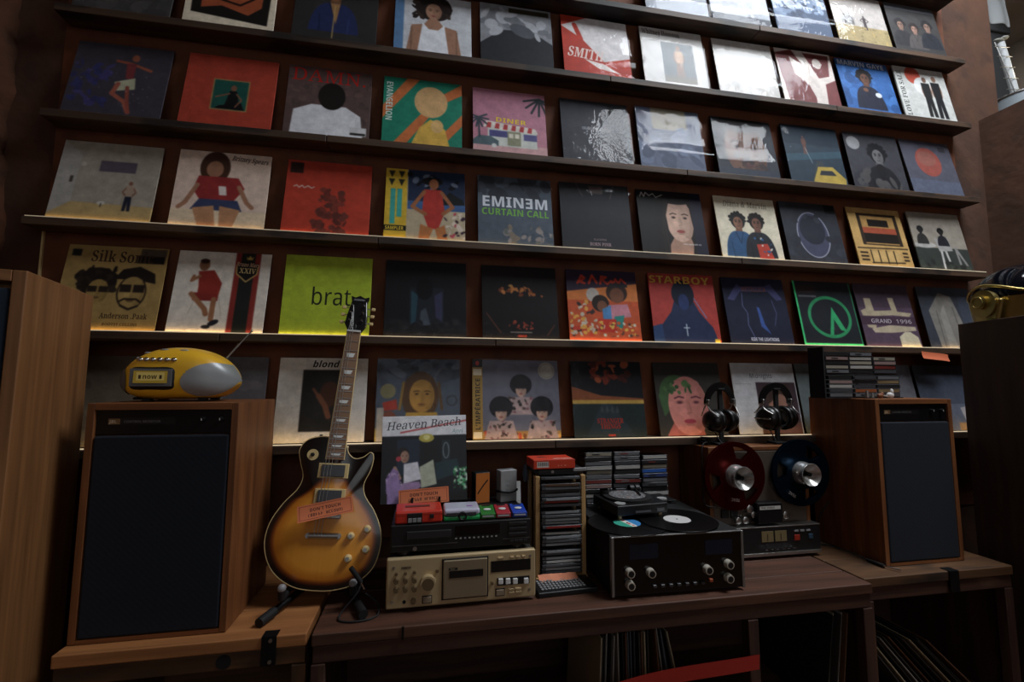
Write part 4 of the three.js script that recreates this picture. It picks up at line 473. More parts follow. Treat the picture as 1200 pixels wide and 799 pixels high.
// ---------------------------------------------------------------- boombox
{
  const top = BY + 0.002 + 0.597, yaw = 0.06;
  const o = thing('boombox', 'yellow and silver rounded boombox with a raised antenna', 'boombox', [-0.722, top + 0.006, 0.235], yaw);
  const yel = phy({ color: 0xf2bb30, roughness: 0.35, clearcoat: 0.4, clearcoatRoughness: 0.3 }), sil = std({ color: 0x9fa2a4, roughness: 0.42, metalness: 0.35 }), silD = std({ color: 0x6d6e72, roughness: 0.5, metalness: 0.3 });
  const A = 0.152, Hh = 0.152, D = 0.085;
  // superellipsoid body: silhouette flat at the bottom, domed at the top
  const prof = (x) => { const t = Math.min(1, Math.abs(x) / A); return [0.046 * Math.pow(t, 5), 0.046 + (Hh - 0.046) * Math.pow(1 - Math.pow(t, 2.2), 0.62)]; };
  const zf = (x, y) => { const [lo, hi] = prof(x), v = sat((y - lo) / Math.max(1e-4, hi - lo)), t = Math.min(1, Math.abs(x) / A); return D * Math.pow(1 - Math.pow(t, 3.4), 0.5) * (0.62 + 0.38 * Math.pow(Math.max(0, 1 - Math.pow(Math.abs(v * 2 - 0.55) / 1.5, 2.2)), 0.5)); };
  const bodyPatch = (x0, x1, y0f, y1f, nx, ny, lift) => {
    const g = new THREE.PlaneGeometry(1, 1, nx, ny), p = g.attributes.position;
    for (let i = 0; i < p.count; i++) { const x = x0 + (x1 - x0) * (p.getX(i) + 0.5), [lo, hi] = prof(x), v = y0f + (y1f - y0f) * (p.getY(i) + 0.5), y = lo + (hi - lo) * v; p.setXYZ(i, x, y, zf(x, y) + lift); }
    g.computeVertexNormals(); return g.toNonIndexed();
  };
  const N = 300, Mm = 200, P0 = [];
  for (let i = 0; i <= N; i++) {
    const x = -A * Math.cos(Math.PI * i / N), [lo, hi] = prof(x), cy = (lo + hi) / 2, t = Math.min(1, Math.abs(x) / A), dz = Math.max(0.002, D * Math.pow(Math.max(0, 1 - Math.pow(t, 3.4)), 0.5)), hy = Math.max(0.002, (hi - lo) / 2);
    for (let j = 0; j < Mm; j++) { const a = j / Mm * Math.PI * 2, c = Math.cos(a), s = Math.sin(a), e = 0.62; P0.push([x, cy + hy * Math.sign(s) * Math.pow(Math.abs(s), e), dz * Math.sign(c) * Math.pow(Math.abs(c), e)]); }
  }
  const full = new THREE.BufferGeometry(), fi = []; full.setAttribute('position', new THREE.Float32BufferAttribute(P0.flat(), 3));
  for (let i = 0; i < N; i++) for (let j = 0; j < Mm; j++) { const a = i * Mm + j, b = i * Mm + (j + 1) % Mm, c = a + Mm, d = b + Mm; fi.push(a, c, b, b, c, d); }
  full.setIndex(fi); full.computeVertexNormals(); const nrm = full.attributes.normal;
  const podR = (x, y) => Math.pow((x - 0.09 + (y - 0.06) * -0.25) / 0.064, 2) + Math.pow((y - 0.058) / 0.047, 2), podL = (x, y) => Math.pow((x + 0.152) / 0.038, 2) + Math.pow((y - 0.052) / 0.056, 2);
  const pick = (test, lift) => {
    const id = []; for (let q = 0; q < fi.length; q += 3) { let x = 0, y = 0, z = 0; for (let r = 0; r < 3; r++) { x += P0[fi[q + r]][0] / 3; y += P0[fi[q + r]][1] / 3; z += P0[fi[q + r]][2] / 3; } if (test(x, y, z)) id.push(fi[q], fi[q + 1], fi[q + 2]); }
    const pp = new Float32Array(P0.length * 3); P0.forEach((p, k) => { pp[k * 3] = p[0] + nrm.getX(k) * lift; pp[k * 3 + 1] = p[1] + nrm.getY(k) * lift; pp[k * 3 + 2] = p[2] + nrm.getZ(k) * lift; });
    const g = new THREE.BufferGeometry(); g.setAttribute('position', new THREE.BufferAttribute(pp, 3)); g.setAttribute('normal', nrm.clone()); g.setAttribute('uv', new THREE.BufferAttribute(new Float32Array(P0.length * 2), 2)); g.setIndex(id); return g.toNonIndexed();
  };
  part('body', pick(() => true, 0), yel, o);
  part('speaker_cover', pick((x, y, z) => z > -0.01 && podR(x, y) < 1, 0.0025), sil, o, 'silver mesh speaker cover');
  part('speaker_cover', pick((x, y, z) => z > -0.03 && podL(x, y) < 1, 0.0025), silD, o, 'silver mesh speaker cover');
  // front depth of the superellipse at (x,y)
  const zs = (x, y) => { const [lo, hi] = prof(x), cy = (lo + hi) / 2, hy = (hi - lo) / 2, t = Math.min(1, Math.abs(x) / A), dz = D * Math.pow(Math.max(0, 1 - Math.pow(t, 3.4)), 0.5), s = Math.min(1, Math.abs(y - cy) / hy); return dz * Math.pow(Math.max(0, 1 - Math.pow(s, 2 / 0.62)), 0.31); };
  const blob = (cx, cy, a, b, lift, n = 30, pw = 2.4) => { // an oval skin lying on the body's front
    const P = [], I = [], R = 8; P.push(cx, cy, zs(cx, cy) + lift);
    for (let r = 1; r <= R; r++) for (let j = 0; j < n; j++) { const t = j / n * Math.PI * 2, c = Math.cos(t), s = Math.sin(t), k = r / R, x = cx + a * k * Math.sign(c) * Math.pow(Math.abs(c), 2 / pw), y = cy + b * k * Math.sign(s) * Math.pow(Math.abs(s), 2 / pw); P.push(x, y, zs(x, y) + lift * (r === R ? -0.3 : 1)); }
    for (let j = 0; j < n; j++) I.push(0, 1 + j, 1 + (j + 1) % n);
    for (let r = 0; r < R - 1; r++) for (let j = 0; j < n; j++) { const q = 1 + r * n + j, w = 1 + r * n + (j + 1) % n; I.push(q, q + n, w, w, q + n, w + n); }
    const g = new THREE.BufferGeometry(); g.setAttribute('position', new THREE.Float32BufferAttribute(P, 3)); g.setIndex(I); g.computeVertexNormals(); g.setAttribute('uv', new THREE.Float32BufferAttribute(new Float32Array(P.length / 3 * 2), 2)); return g.toNonIndexed();
  };
  const win = part('tuner_window', blob(-0.048, 0.06, 0.06, 0.0335, 0.004, 30, 6), mBlackPlastic, o, 'black framed display window');
  const dt = canvasTex(160, 64, (g, a, b) => { g.fillStyle = '#c8a840'; g.fillRect(0, 0, a, b); g.fillStyle = '#e6cf78'; g.fillRect(14, 8, a - 28, b - 22); g.fillStyle = '#3a2c14'; g.font = 'bold 34px sans-serif'; g.fillText('now', 42, 42); g.fillRect(24, 22, 12, 20); g.fillRect(122, 22, 12, 20); });
  const dp = new THREE.PlaneGeometry(0.082, 0.034); dp.rotateX(-0.05); dp.translate(-0.046, 0.064, zs(-0.046, 0.064) + 0.0075); part('display', dp, std({ map: dt, roughness: 0.4 }), win);
  part('display_frame', [box(0.102, 0.049, 0.003, -0.046, 0.0625, zs(-0.046, 0.0645) + 0.0045, { r: 0.001 })], silD, win);
  for (let i = 0; i < 6; i++) { const x = -0.083 + i * 0.0175, y = 0.113; part('button', sph(0.0078, x, y, zs(x, y) + 0.0005, 1.1, 0.85, 0.8, 14), mChrome, o); }
  for (const [x, y, w] of [[-0.075, 0.133, 0.026], [-0.03, 0.142, 0.03], [0.018, 0.141, 0.03], [-0.098, 0.118, 0.012]]) part('top_key', sph(1, x, y, zs(x, Math.min(y, prof(x)[1] - 0.004)) * 0.85, w / 2, 0.004, 0.012, 12), sil, o);
  for (const fg of [box(0.02, 0.008, 0.02, -0.07, 0.0, 0.045), box(0.02, 0.008, 0.02, 0.07, 0.0, 0.045), box(0.02, 0.008, 0.02, -0.07, 0.0, -0.045), box(0.02, 0.008, 0.02, 0.07, 0.0, -0.045)]) part('foot', fg, mRubber, o);
  const an = part('antenna', [rod([0.1, 0.125, -0.03], [0.132, 0.17, -0.035], 0.003), rod([0.132, 0.17, -0.035], [0.163, 0.212, -0.04], 0.002)], mSteel, o); part('antenna_tip', sph(0.0038, 0.164, 0.2135, -0.04), mSteel, an);
}
single('charger_cable', 'dark cable bundle lying on the loudspeaker beside the boombox', 'cable', [tube([[-0.872, BY + 0.605, 0.12], [-0.85, BY + 0.612, 0.17], [-0.86, BY + 0.61, 0.2], [-0.84, BY + 0.606, 0.14], [-0.82, BY + 0.607, 0.1]], 0.0045, 30), tube([[-0.86, BY + 0.606, 0.21], [-0.845, BY + 0.607, 0.24], [-0.82, BY + 0.607, 0.22], [-0.83, BY + 0.606, 0.17]], 0.004, 24)], mBlackPlastic);

// ---------------------------------------------------------------- guitar, its stand, its sign
{
  const o = thing('electric_guitar', 'sunburst electric guitar leaning upright on a black stand', 'guitar', [-0.312, 0.592, 0.285]);
  o.rotation.set(-0.222, 0.0, -0.068, 'XYZ');
  const out = [[0, 0], [-0.0715, 0.012], [-0.134, 0.055], [-0.165, 0.12], [-0.162, 0.18], [-0.133, 0.238], [-0.098, 0.283], [-0.0895, 0.318], [-0.104, 0.362], [-0.113, 0.398], [-0.097, 0.428], [-0.06, 0.442], [-0.03, 0.442], [0.0, 0.436], [0.026, 0.418], [0.036, 0.394], [0.058, 0.378], [0.086, 0.385], [0.105, 0.4], [0.114, 0.39], [0.111, 0.347], [0.0955, 0.302], [0.102, 0.268], [0.136, 0.2225], [0.163, 0.165], [0.167, 0.115], [0.15, 0.058], [0.1, 0.016], [0.05, 0.002]];
  const curve = new THREE.CatmullRomCurve3(out.map(([x, y]) => V(x, y, 0)), true, 'centripetal'), pts = curve.getPoints(150).slice(0, -1);
  const sh = new THREE.Shape(pts.map((p) => new THREE.Vector2(p.x, p.y)));
  const dark = phy({ color: 0x120806, roughness: 0.2, clearcoat: 0.8, clearcoatRoughness: 0.08 });
  const bodyG = extrude(sh, 0.042, 0.004); bodyG.translate(0, 0, -0.05); part('body', bodyG, dark, o);
  const seg = pts.map((p) => [p.x, p.y]);
  const dist = (x, y) => { let m = 9; for (let i = 0; i < seg.length; i++) { const a = seg[i], b = seg[(i + 1) % seg.length], dx = b[0] - a[0], dy = b[1] - a[1], t = sat(((x - a[0]) * dx + (y - a[1]) * dy) / (dx * dx + dy * dy)); m = Math.min(m, Math.hypot(x - a[0] - t * dx, y - a[1] - t * dy)); } return m; };
  const burst = dataTex(224, (u, v) => {
    const x = (u - 0.5) * 0.36, y = v * 0.46, up = sat((y - 0.25) / 0.12), d = dist(x, y), k = d - up * 0.075, g = tnoise(u, v, 50, 3, 2.2, 3) * 10;
    const st = [[-0.2, [16, 8, 6]], [0.009, [16, 8, 6]], [0.017, [96, 42, 14]], [0.028, [190, 114, 34]], [0.055, [226, 152, 54]]]; let c = st[4][1];
    for (let i = 0; i < 4; i++) if (k >= st[i][0] && k < st[i + 1][0]) c = mix(st[i][1], st[i + 1][1], (k - st[i][0]) / (st[i + 1][0] - st[i][0]));
    return k > 0.03 ? c.map((q) => q + g) : c;
  });
  const R = 10, P = [], U = [], I = [], n = pts.length, cx = 0, cy = 0.2;
  P.push(cx, cy, 0.011); U.push(0.5 + cx / 0.36, cy / 0.46);
  for (let r = 1; r <= R; r++) for (let j = 0; j < n; j++) { const t = r / R, x = cx + (pts[j].x - cx) * t * 0.994, y = cy + (pts[j].y - cy) * t * 0.994; P.push(x, y, 0.011 * (1 - Math.pow(t, 3))); U.push(0.5 + x / 0.36, y / 0.46); }
  for (let j = 0; j < n; j++) I.push(0, 1 + (j + 1) % n, 1 + j);
  for (let r = 0; r < R - 1; r++) for (let j = 0; j < n; j++) { const a = 1 + r * n + j, b = 1 + r * n + (j + 1) % n; I.push(a, b, a + n, b, b + n, a + n); }
  const tg = new THREE.BufferGeometry(); tg.setAttribute('position', new THREE.Float32BufferAttribute(P, 3)); tg.setAttribute('uv', new THREE.Float32BufferAttribute(U, 2)); tg.setIndex(I); tg.computeVertexNormals();
  const tn = tg.attributes.normal; if (tn.getZ(0) < 0) { const id = tg.index.array; for (let i = 0; i < id.length; i += 3) { const q = id[i]; id[i] = id[i + 1]; id[i + 1] = q; } tg.computeVertexNormals(); }
  part('body_top', tg.toNonIndexed(), phy({ map: burst, roughness: 0.28, clearcoat: 0.8, clearcoatRoughness: 0.1 }), o, 'amber to black sunburst top');
  part('binding', tube(pts.filter((_, i) => i % 2 === 0).map((p) => V(p.x, p.y, -0.002)), 0.0022, 220, 6, true), mCream, o, 'cream edge binding');
  // neck and fretboard
  const NUT = 0.80, END = 0.372, fz = 0.017, fw = (y) => 0.0275 - (y - END) / (NUT - END) * 0.0055;
  const fs = new THREE.Shape([[-fw(END), END], [fw(END), END], [fw(NUT), NUT], [-fw(NUT), NUT]].map((p) => new THREE.Vector2(...p)));
  const fb = extrude(fs, 0.006); fb.translate(0, 0, fz - 0.006); const fbm_ = part('fretboard', fb, std({ color: 0x8a6a52, roughness: 0.5 }), o, 'brown fretboard with cream edges');
  for (const eg of [1, -1].map((s) => { const a = V(s * fw(END), END, fz - 0.002), b = V(s * fw(NUT), NUT, fz - 0.002); return rod(a, b, 0.0022, 6); })) part('edge_binding', eg, mCream, fbm_);
  const nk = new THREE.CylinderGeometry(0.021, 0.025, NUT - 0.35, 20).toNonIndexed(); nk.scale(1, 1, 0.75); nk.translate(0, (NUT + 0.35) / 2, fz - 0.0235); part('neck', nk, std({ color: 0x3a1c10, roughness: 0.35 }), o);
  const fret = (k) => NUT - 0.628 * (1 - Math.pow(2, -k / 12));
  for (let k = 1; k <= 19; k++) if (fret(k) > END + 0.004) part('fret', box(fw(fret(k)) * 2 - 0.004, 0.0018, 0.0016, 0, fret(k), fz + 0.0004), mSteel, fbm_);
  const pearl = std({ color: 0xdfe2e0, roughness: 0.25 });
  for (const k of [3, 5, 7, 9, 12, 15, 17, 19]) { const y = (fret(k) + fret(k - 1)) / 2, h = (fret(k - 1) - fret(k)) * 0.46, w = fw(y) * 1.25; if (y < END + 0.006) continue; const s = new THREE.Shape([[-w / 2, h / 2], [w / 2, h / 2], [w * 0.34, -h / 2], [-w * 0.34, -h / 2]].map((p) => new THREE.Vector2(...p))); const g = extrude(s, 0.0008); g.translate(0, y, fz + 0.0002); part('inlay', g, pearl, fbm_); }
  part('nut', box(0.045, 0.006, 0.008, 0, NUT + 0.003, fz), mWhitePlastic, o);
  // headstock
  const hs = new THREE.Shape(); [[-0.022, 0], [-0.036, 0.028], [-0.034, 0.06], [-0.026, 0.118], [-0.031, 0.142], [-0.016, 0.136], [0, 0.145], [0.016, 0.136], [0.031, 0.142], [0.026, 0.118], [0.034, 0.06], [0.036, 0.028], [0.022, 0]].forEach(([x, y], i) => hs[i ? 'lineTo' : 'moveTo'](x * 1.0, y));
  const hg = extrude(hs, 0.014, 0.0015); hg.translate(0, 0, -0.014); hg.rotateX(-0.16); hg.translate(0, NUT + 0.004, fz - 0.002);
  const head = part('headstock', hg, phy({ color: 0x17181b, roughness: 0.2, clearcoat: 0.8 }), o, 'glossy black headstock');
  const on = (x, y, z) => V(x, NUT + 0.004 + y * Math.cos(0.16) + z * Math.sin(0.16), fz - 0.002 - y * Math.sin(0.16) + z * Math.cos(0.16));
  const lt = canvasTex(128, 32, (g, a, b) => { g.fillStyle = '#17181b'; g.fillRect(0, 0, a, b); g.fillStyle = '#c8ccd0'; g.strokeStyle = '#c8ccd0'; g.lineWidth = 3; g.beginPath(); g.moveTo(10, 22); for (let i = 1; i < 14; i++) g.lineTo(10 + i * 8, i % 2 ? 10 : 22); g.stroke(); });
  const lg = new THREE.PlaneGeometry(0.044, 0.012); lg.rotateX(-0.16); const lp = on(0, 0.126, 0.0019); lg.translate(lp.x, lp.y, lp.z); part('script_logo', lg, std({ map: lt, roughness: 0.4 }), head);
  const rc = on(0, 0.014, 0.0022); part('rod_cover', sph(1, rc.x, rc.y, rc.z, 0.006, 0.012, 0.002, 12), mBlackPlastic, head);
  for (const s of [-1, 1]) [0.04, 0.07, 0.1].forEach((y) => {
    const q = on(s * 0.021, y, 0.006), p2 = on(s * 0.05, y, -0.014); const t = part('tuner', [cyl(0.0032, 0.0032, 0.016, q.x, q.y, q.z, { axis: 'z', seg: 12 }), rod(on(s * 0.03, y, -0.014), p2, 0.002, 8)], mChrome, head); part('tuner_button', box(0.014, 0.012, 0.007, p2.x, p2.y, p2.z, { r: 0.003 }), mCream, t);
  });
  // pickups, bridge, tailpiece, strings, controls
  const bz = 0.0095;
  for (const [y, ang] of [[0.338, 0], [0.262, 0]]) {
    const pk = part('pickup_frame', box(0.092, 0.046, 0.008, 0, y, bz + 0.0005, { r: 0.003 }), mCream, o, 'cream pickup surround');
    part('pickup', [box(0.07, 0.036, 0.014, 0, y, bz + 0.004, { r: 0.002 }), ...[0, 1, 2, 3, 4, 5].map((i) => cyl(0.0024, 0.0024, 0.002, -0.0255 + i * 0.0102, y + 0.01, bz + 0.012, { axis: 'z', seg: 10 }))], std({ color: 0x5a5c60, metalness: 0.8, roughness: 0.35 }), pk);
  }
  part('bridge', [box(0.086, 0.013, 0.009, 0, 0.205, 0.018, { r: 0.003 }), cyl(0.005, 0.005, 0.014, -0.038, 0.205, 0.013, { axis: 'z' }), cyl(0.005, 0.005, 0.014, 0.038, 0.205, 0.013, { axis: 'z' }), ...[0, 1, 2, 3, 4, 5].map((i) => box(0.006, 0.009, 0.005, -0.026 + i * 0.0104, 0.206, 0.024))], mSteel, o);
  part('tailpiece', [cyl(0.0085, 0.0085, 0.086, 0, 0.15, 0.0175, { axis: 'x' }), cyl(0.008, 0.008, 0.02, -0.043, 0.15, 0.0125, { axis: 'z' }), cyl(0.008, 0.008, 0.02, 0.043, 0.15, 0.0125, { axis: 'z' })], mSteel, o);
  [0, 1, 2].forEach((i) => { const xb = -0.026 + i * 0.0104, xn = -0.018 + i * 0.0072, q = on(-0.02, [0.04, 0.07, 0.1][i], 0.008); part('string', [rod([xb, 0.15, 0.026], [xb, 0.205, 0.0265], 0.0009, 6), rod([xb, 0.205, 0.0265], [xn, NUT + 0.002, fz + 0.0045], 0.0009, 6), rod([xn, NUT + 0.002, fz + 0.0045], [q.x + 0.004, q.y, q.z], 0.0009, 6)], mSteel, o); });
  for (const [x, y] of [[0.078, 0.15], [0.124, 0.17], [0.126, 0.113], [0.078, 0.088]]) {
    const k = part('knob', lathe([[0, 0.016], [0.008, 0.016], [0.0095, 0.013], [0.011, 0.004], [0.012, 0]], 24, 'z'), mCream, o, 'cream topped control knob'); k.position.set(x, y, 0.0075);
    const c2 = part('knob_cap', cyl(0.0055, 0.0055, 0.001, 0, 0, 0.0166, { axis: 'z' }), mSteel, k);
  }
  const tgl = part('toggle_plate', cyl(0.017, 0.017, 0.003, -0.07, 0.385, 0.0062, { axis: 'z', seg: 32 }), mCream, o, 'cream toggle switch ring'); part('toggle_switch', [cyl(0.006, 0.006, 0.004, -0.07, 0.385, 0.009, { axis: 'z' }), cyl(0.0035, 0.002, 0.014, -0.07, 0.386, 0.016, { axis: 'z' })], mBlackPlastic, tgl);
  part('strap_button', cyl(0.005, 0.007, 0.01, -0.06, 0.446, -0.02), mSteel, o);
}
function signTex(l2) {
  return canvasTex(320, 96, (g, a, b) => {
    g.fillStyle = '#d87a50'; g.fillRect(0, 0, a, b); g.strokeStyle = '#7a3020'; g.lineWidth = 2.5; g.strokeRect(12, 9, a - 24, b - 18);
    g.fillStyle = '#3a1a1c'; g.textAlign = 'center'; g.font = 'bold 27px sans-serif'; g.fillText("DON'T TOUCH", a / 2, 45, 190); g.font = 'bold 24px sans-serif'; g.fillText('(', a / 2 - 96, 74); g.fillText(')', a / 2 + 96, 74);
    seed(l2); for (let x = a / 2 - 86; x < a / 2 + 84; x += 15) { if (Math.abs(x - a / 2 + 10) < 7) continue; g.fillRect(x, 57, 3.4, 17); g.fillRect(x, 57 + (rnd() < 0.5 ? 0 : 7), 10, 3); if (rnd() < 0.6) g.fillRect(x, 71, 10, 3); if (rnd() < 0.5) g.fillRect(x + 7, 57, 3.2, 17); }
  });
}
function signGeo(w, h, curl) {
  const g = new THREE.PlaneGeometry(w, h, 16, 10), p = g.attributes.position;
  for (let i = 0; i < p.count; i++) { const v = p.getY(i) / h + 0.5; p.setZ(i, curl * Math.pow(sat(1 - v), 2.5) + 0.0006 * Math.sin(p.getX(i) * 60)); }
  g.computeVertexNormals(); return g.toNonIndexed();
}
{
  const m = single('paper_sign', 'orange paper warning sign tucked under the guitar strings', 'sign', signGeo(0.157, 0.046, 0.008), std({ map: signTex(5), roughness: 0.75, side: THREE.DoubleSide }));
  const c = atZ(381.5, 596.5, 0.277); m.position.copy(c); m.rotation.set(-0.2, 0.02, 0.165);
}
{ // guitar stand
  const o = thing('guitar_stand', 'black folding guitar stand with rubber feet', 'stand', [-0.3, BY, 0.28]);
  const L = V(-0.432, BY, 0.372), Rr = V(-0.168, BY, 0.374), loc = (p) => p.clone().sub(o.position);
  const hub = V(-0.3, BY + 0.045, 0.19);
  for (const [f, nm, s] of [[L, 'leg', -1], [Rr, 'leg', 1]]) {
    const foot = loc(f).add(V(0, 0.0135, 0)), up = loc(V(-0.3 + s * 0.055, BY + 0.03, 0.19));
    const lg = part('leg', rod(foot, up, 0.0095, 14), mBlackMetal, o); const d = up.clone().sub(foot).normalize(); part('rubber_foot', rod(foot.clone().addScaledVector(d, -0.006), foot.clone().addScaledVector(d, 0.05), 0.013, 18), mRubber, lg);
    const yx = s * 0.096, y0 = V(yx, 0.03, 0.0);
    const arm = part('yoke', [rod([s * 0.05, 0.03, -0.09], [yx, 0.042, -0.04], 0.008), rod([yx, 0.042, -0.04], [yx, 0.046, 0.038], 0.009), rod([yx, 0.046, 0.038], [yx, 0.076, 0.044], 0.0105)], mRubber, o); part('yoke_tip', sph(0.0115, yx, 0.077, 0.044), mGreyPlastic, arm);
  }
  part('rear_leg', [rod([-0.055, 0.03, -0.09], [0.055, 0.03, -0.09], 0.009), rod([0, 0.03, -0.09], [0, 0.008, -0.2], 0.009), rod([0, 0.03, -0.09], [0, 0.3, -0.16], 0.008)], mBlackMetal, o);
}
{ // instrument cable hanging on the stand
  const c = atY(421, 720, BY + 0.005);
  const o = thing('instrument_cable', 'thin black cable looped around the right foot of the guitar stand', 'cable', [c.x, BY, c.z]);
  const l = (u, v, z) => { const p = atZ(u, v, z); return p.sub(o.position); };
  part('cord', tube([l(424, 681, 0.335), l(419, 694, 0.345), V(-0.05, 0.012, 0.0), V(-0.05, 0.004, 0.02), V(0, 0.004, 0.035), V(0.05, 0.004, 0.01), V(0.045, 0.02, -0.03), l(428, 695, 0.33)], 0.0026, 50), mRubber, o);
  part('plug', [rod(l(411, 665, 0.345), l(423, 682, 0.338), 0.007)], mRubber, o); part('plug_tip', rod(l(423, 682, 0.338), l(427, 690, 0.336), 0.0035), mChrome, o);
}

// ---------------------------------------------------------------- champagne cassette deck
{
  const o = thing('cassette_deck', 'champagne silver cassette deck under the black disc player', 'tape deck', [0.109, BY + 0.0015, 0.2], 0.02);
  const w = 0.442, h = 0.14, d = 0.3, F = d / 2, cham = std({ color: 0xbfa982, metalness: 0.3, roughness: 0.42 }), chamD = std({ color: 0x76644a, metalness: 0.55, roughness: 0.4 });
  const Y0 = 0.008;
  part('case', box(w - 0.012, h - 0.006, d - 0.02, 0, Y0 + h / 2, -0.01, { r: 0.002 }), std({ color: 0x3a3834, metalness: 0.4, roughness: 0.5 }), o);
  part('front_panel', box(w, h, 0.018, 0, Y0 + h / 2, F - 0.004, { r: 0.006 }), cham, o);
  for (const fg of [-1, 1].flatMap((s) => [cyl(0.014, 0.014, 0.01, s * 0.19, 0.004, F - 0.04), cyl(0.014, 0.014, 0.01, s * 0.19, 0.004, -F + 0.04)])) part('foot', fg, mRubber, o);
  const f = F + 0.005, X = (px) => -w / 2 + w * (px - 60) / (875 - 60), Y = (py, px = 470) => { const t = (px - 60) / 815, top = 462 + (425 - 462) * t, bot = 742 + (682 - 742) * t; return Y0 + h * (1 - (py - top) / (bot - top)); };
  const well = part('cassette_door', [box(0.13, 0.108, 0.008, X(478), Y(573, 478), f + 0.003, { r: 0.003 })], std({ color: 0x9a8b72, metalness: 0.5, roughness: 0.35 }), o);
  part('door_surround', [box(0.138, 0.116, 0.004, X(478), Y(573, 478), f + 0.0005, { r: 0.002 })], mBlackPlastic, o);
  part('door_slot', box(0.1, 0.02, 0.002, X(482), Y(545, 480), f + 0.0075), mBlackPanel, well, 'black cassette window');
  const dl = canvasTex(64, 24, (g, a, b) => { g.fillStyle = '#1a1814'; g.fillRect(0, 0, a, b); g.fillStyle = '#c8b890'; g.font = 'bold 15px sans-serif'; g.fillText('TEAC', 10, 18); });
  const plq = new THREE.PlaneGeometry(0.026, 0.007); plq.translate(X(411), Y(519, 411), f + 0.0078); part('badge', plq, std({ map: dl, roughness: 0.5 }), well);
  part('display', box(0.122, 0.032, 0.003, X(732), Y(512, 732), f), mBlackPanel, o, 'dark display window');
  const tk = part('transport_panel', box(0.1, 0.022, 0.003, X(746), Y(594, 746), f), mBlackPlastic, o);
  for (const px of [673, 714, 755, 817]) part('transport_key', box(0.0145, 0.016, 0.007, X(px), Y(594, px), f + 0.004, { r: 0.002 }), mWhitePlastic, tk);
  const kn = part('level_knob', cyl(0.022, 0.023, 0.018, X(278), Y(592, 278), f + 0.008, { axis: 'z', seg: 40 }), cham, o); part('knob_face', cyl(0.017, 0.017, 0.002, X(278), Y(592, 278), f + 0.018, { axis: 'z', seg: 32 }), chamD, kn);
  for (const [px, py] of [[113, 580], [160, 578], [207, 577], [113, 629], [160, 627], [207, 625], [203, 691]]) part('small_knob', [cyl(0.0068, 0.0075, 0.012, X(px), Y(py, px), f + 0.005, { axis: 'z' })], chamD, o);
  for (const [px, py] of [[113, 542], [160, 539], [207, 535], [327, 531], [626, 604]]) part('small_knob', cyl(0.0042, 0.0045, 0.008, X(px), Y(py, px), f + 0.004, { axis: 'z' }), chamD, o);
  for (const [px, py] of [[275, 686], [671, 655]]) { const b = part('button_frame', box(0.029, 0.022, 0.003, X(px), Y(py, px), f, { r: 0.001 }), mBlackPlastic, o); part('button', box(0.024, 0.017, 0.006, X(px), Y(py, px), f + 0.002, { r: 0.002 }), std({ color: 0x8a7a66, roughness: 0.4 }), b); }
  for (const [px, py, bw] of [[673, 470, 0.018], [737, 467, 0.011], [771, 465, 0.011], [804, 463, 0.011], [735, 640, 0.018], [773, 637, 0.018], [735, 657, 0.018], [773, 654, 0.018]]) part('small_button', box(bw, 0.0055, 0.005, X(px), Y(py, px), f + 0.002, { r: 0.001 }), std({ color: 0xc2ab84, metalness: 0.4, roughness: 0.4 }), o);
  for (const [px, py] of [[98, 510], [93, 698], [842, 462], [838, 642]]) part('screw', cyl(0.004, 0.004, 0.003, X(px), Y(py, px), f, { axis: 'z', seg: 12 }), mSteel, o);
  part('headphone_socket', cyl(0.005, 0.005, 0.003, X(156), Y(697, 156), f, { axis: 'z' }), mBlackMatt, o);
  const sv = canvasTex(64, 16, (g, a, b) => { g.fillStyle = '#6a5a44'; g.fillRect(0, 0, a, b); g.fillStyle = '#2a241c'; g.font = 'bold 13px sans-serif'; g.fillText('TEAC', 8, 13, 48); }); const sp = new THREE.PlaneGeometry(0.028, 0.007); sp.translate(X(162), Y(511, 162), f + 0.0012); part('maker_plate', sp, std({ map: sv, roughness: 0.5 }), o);
}
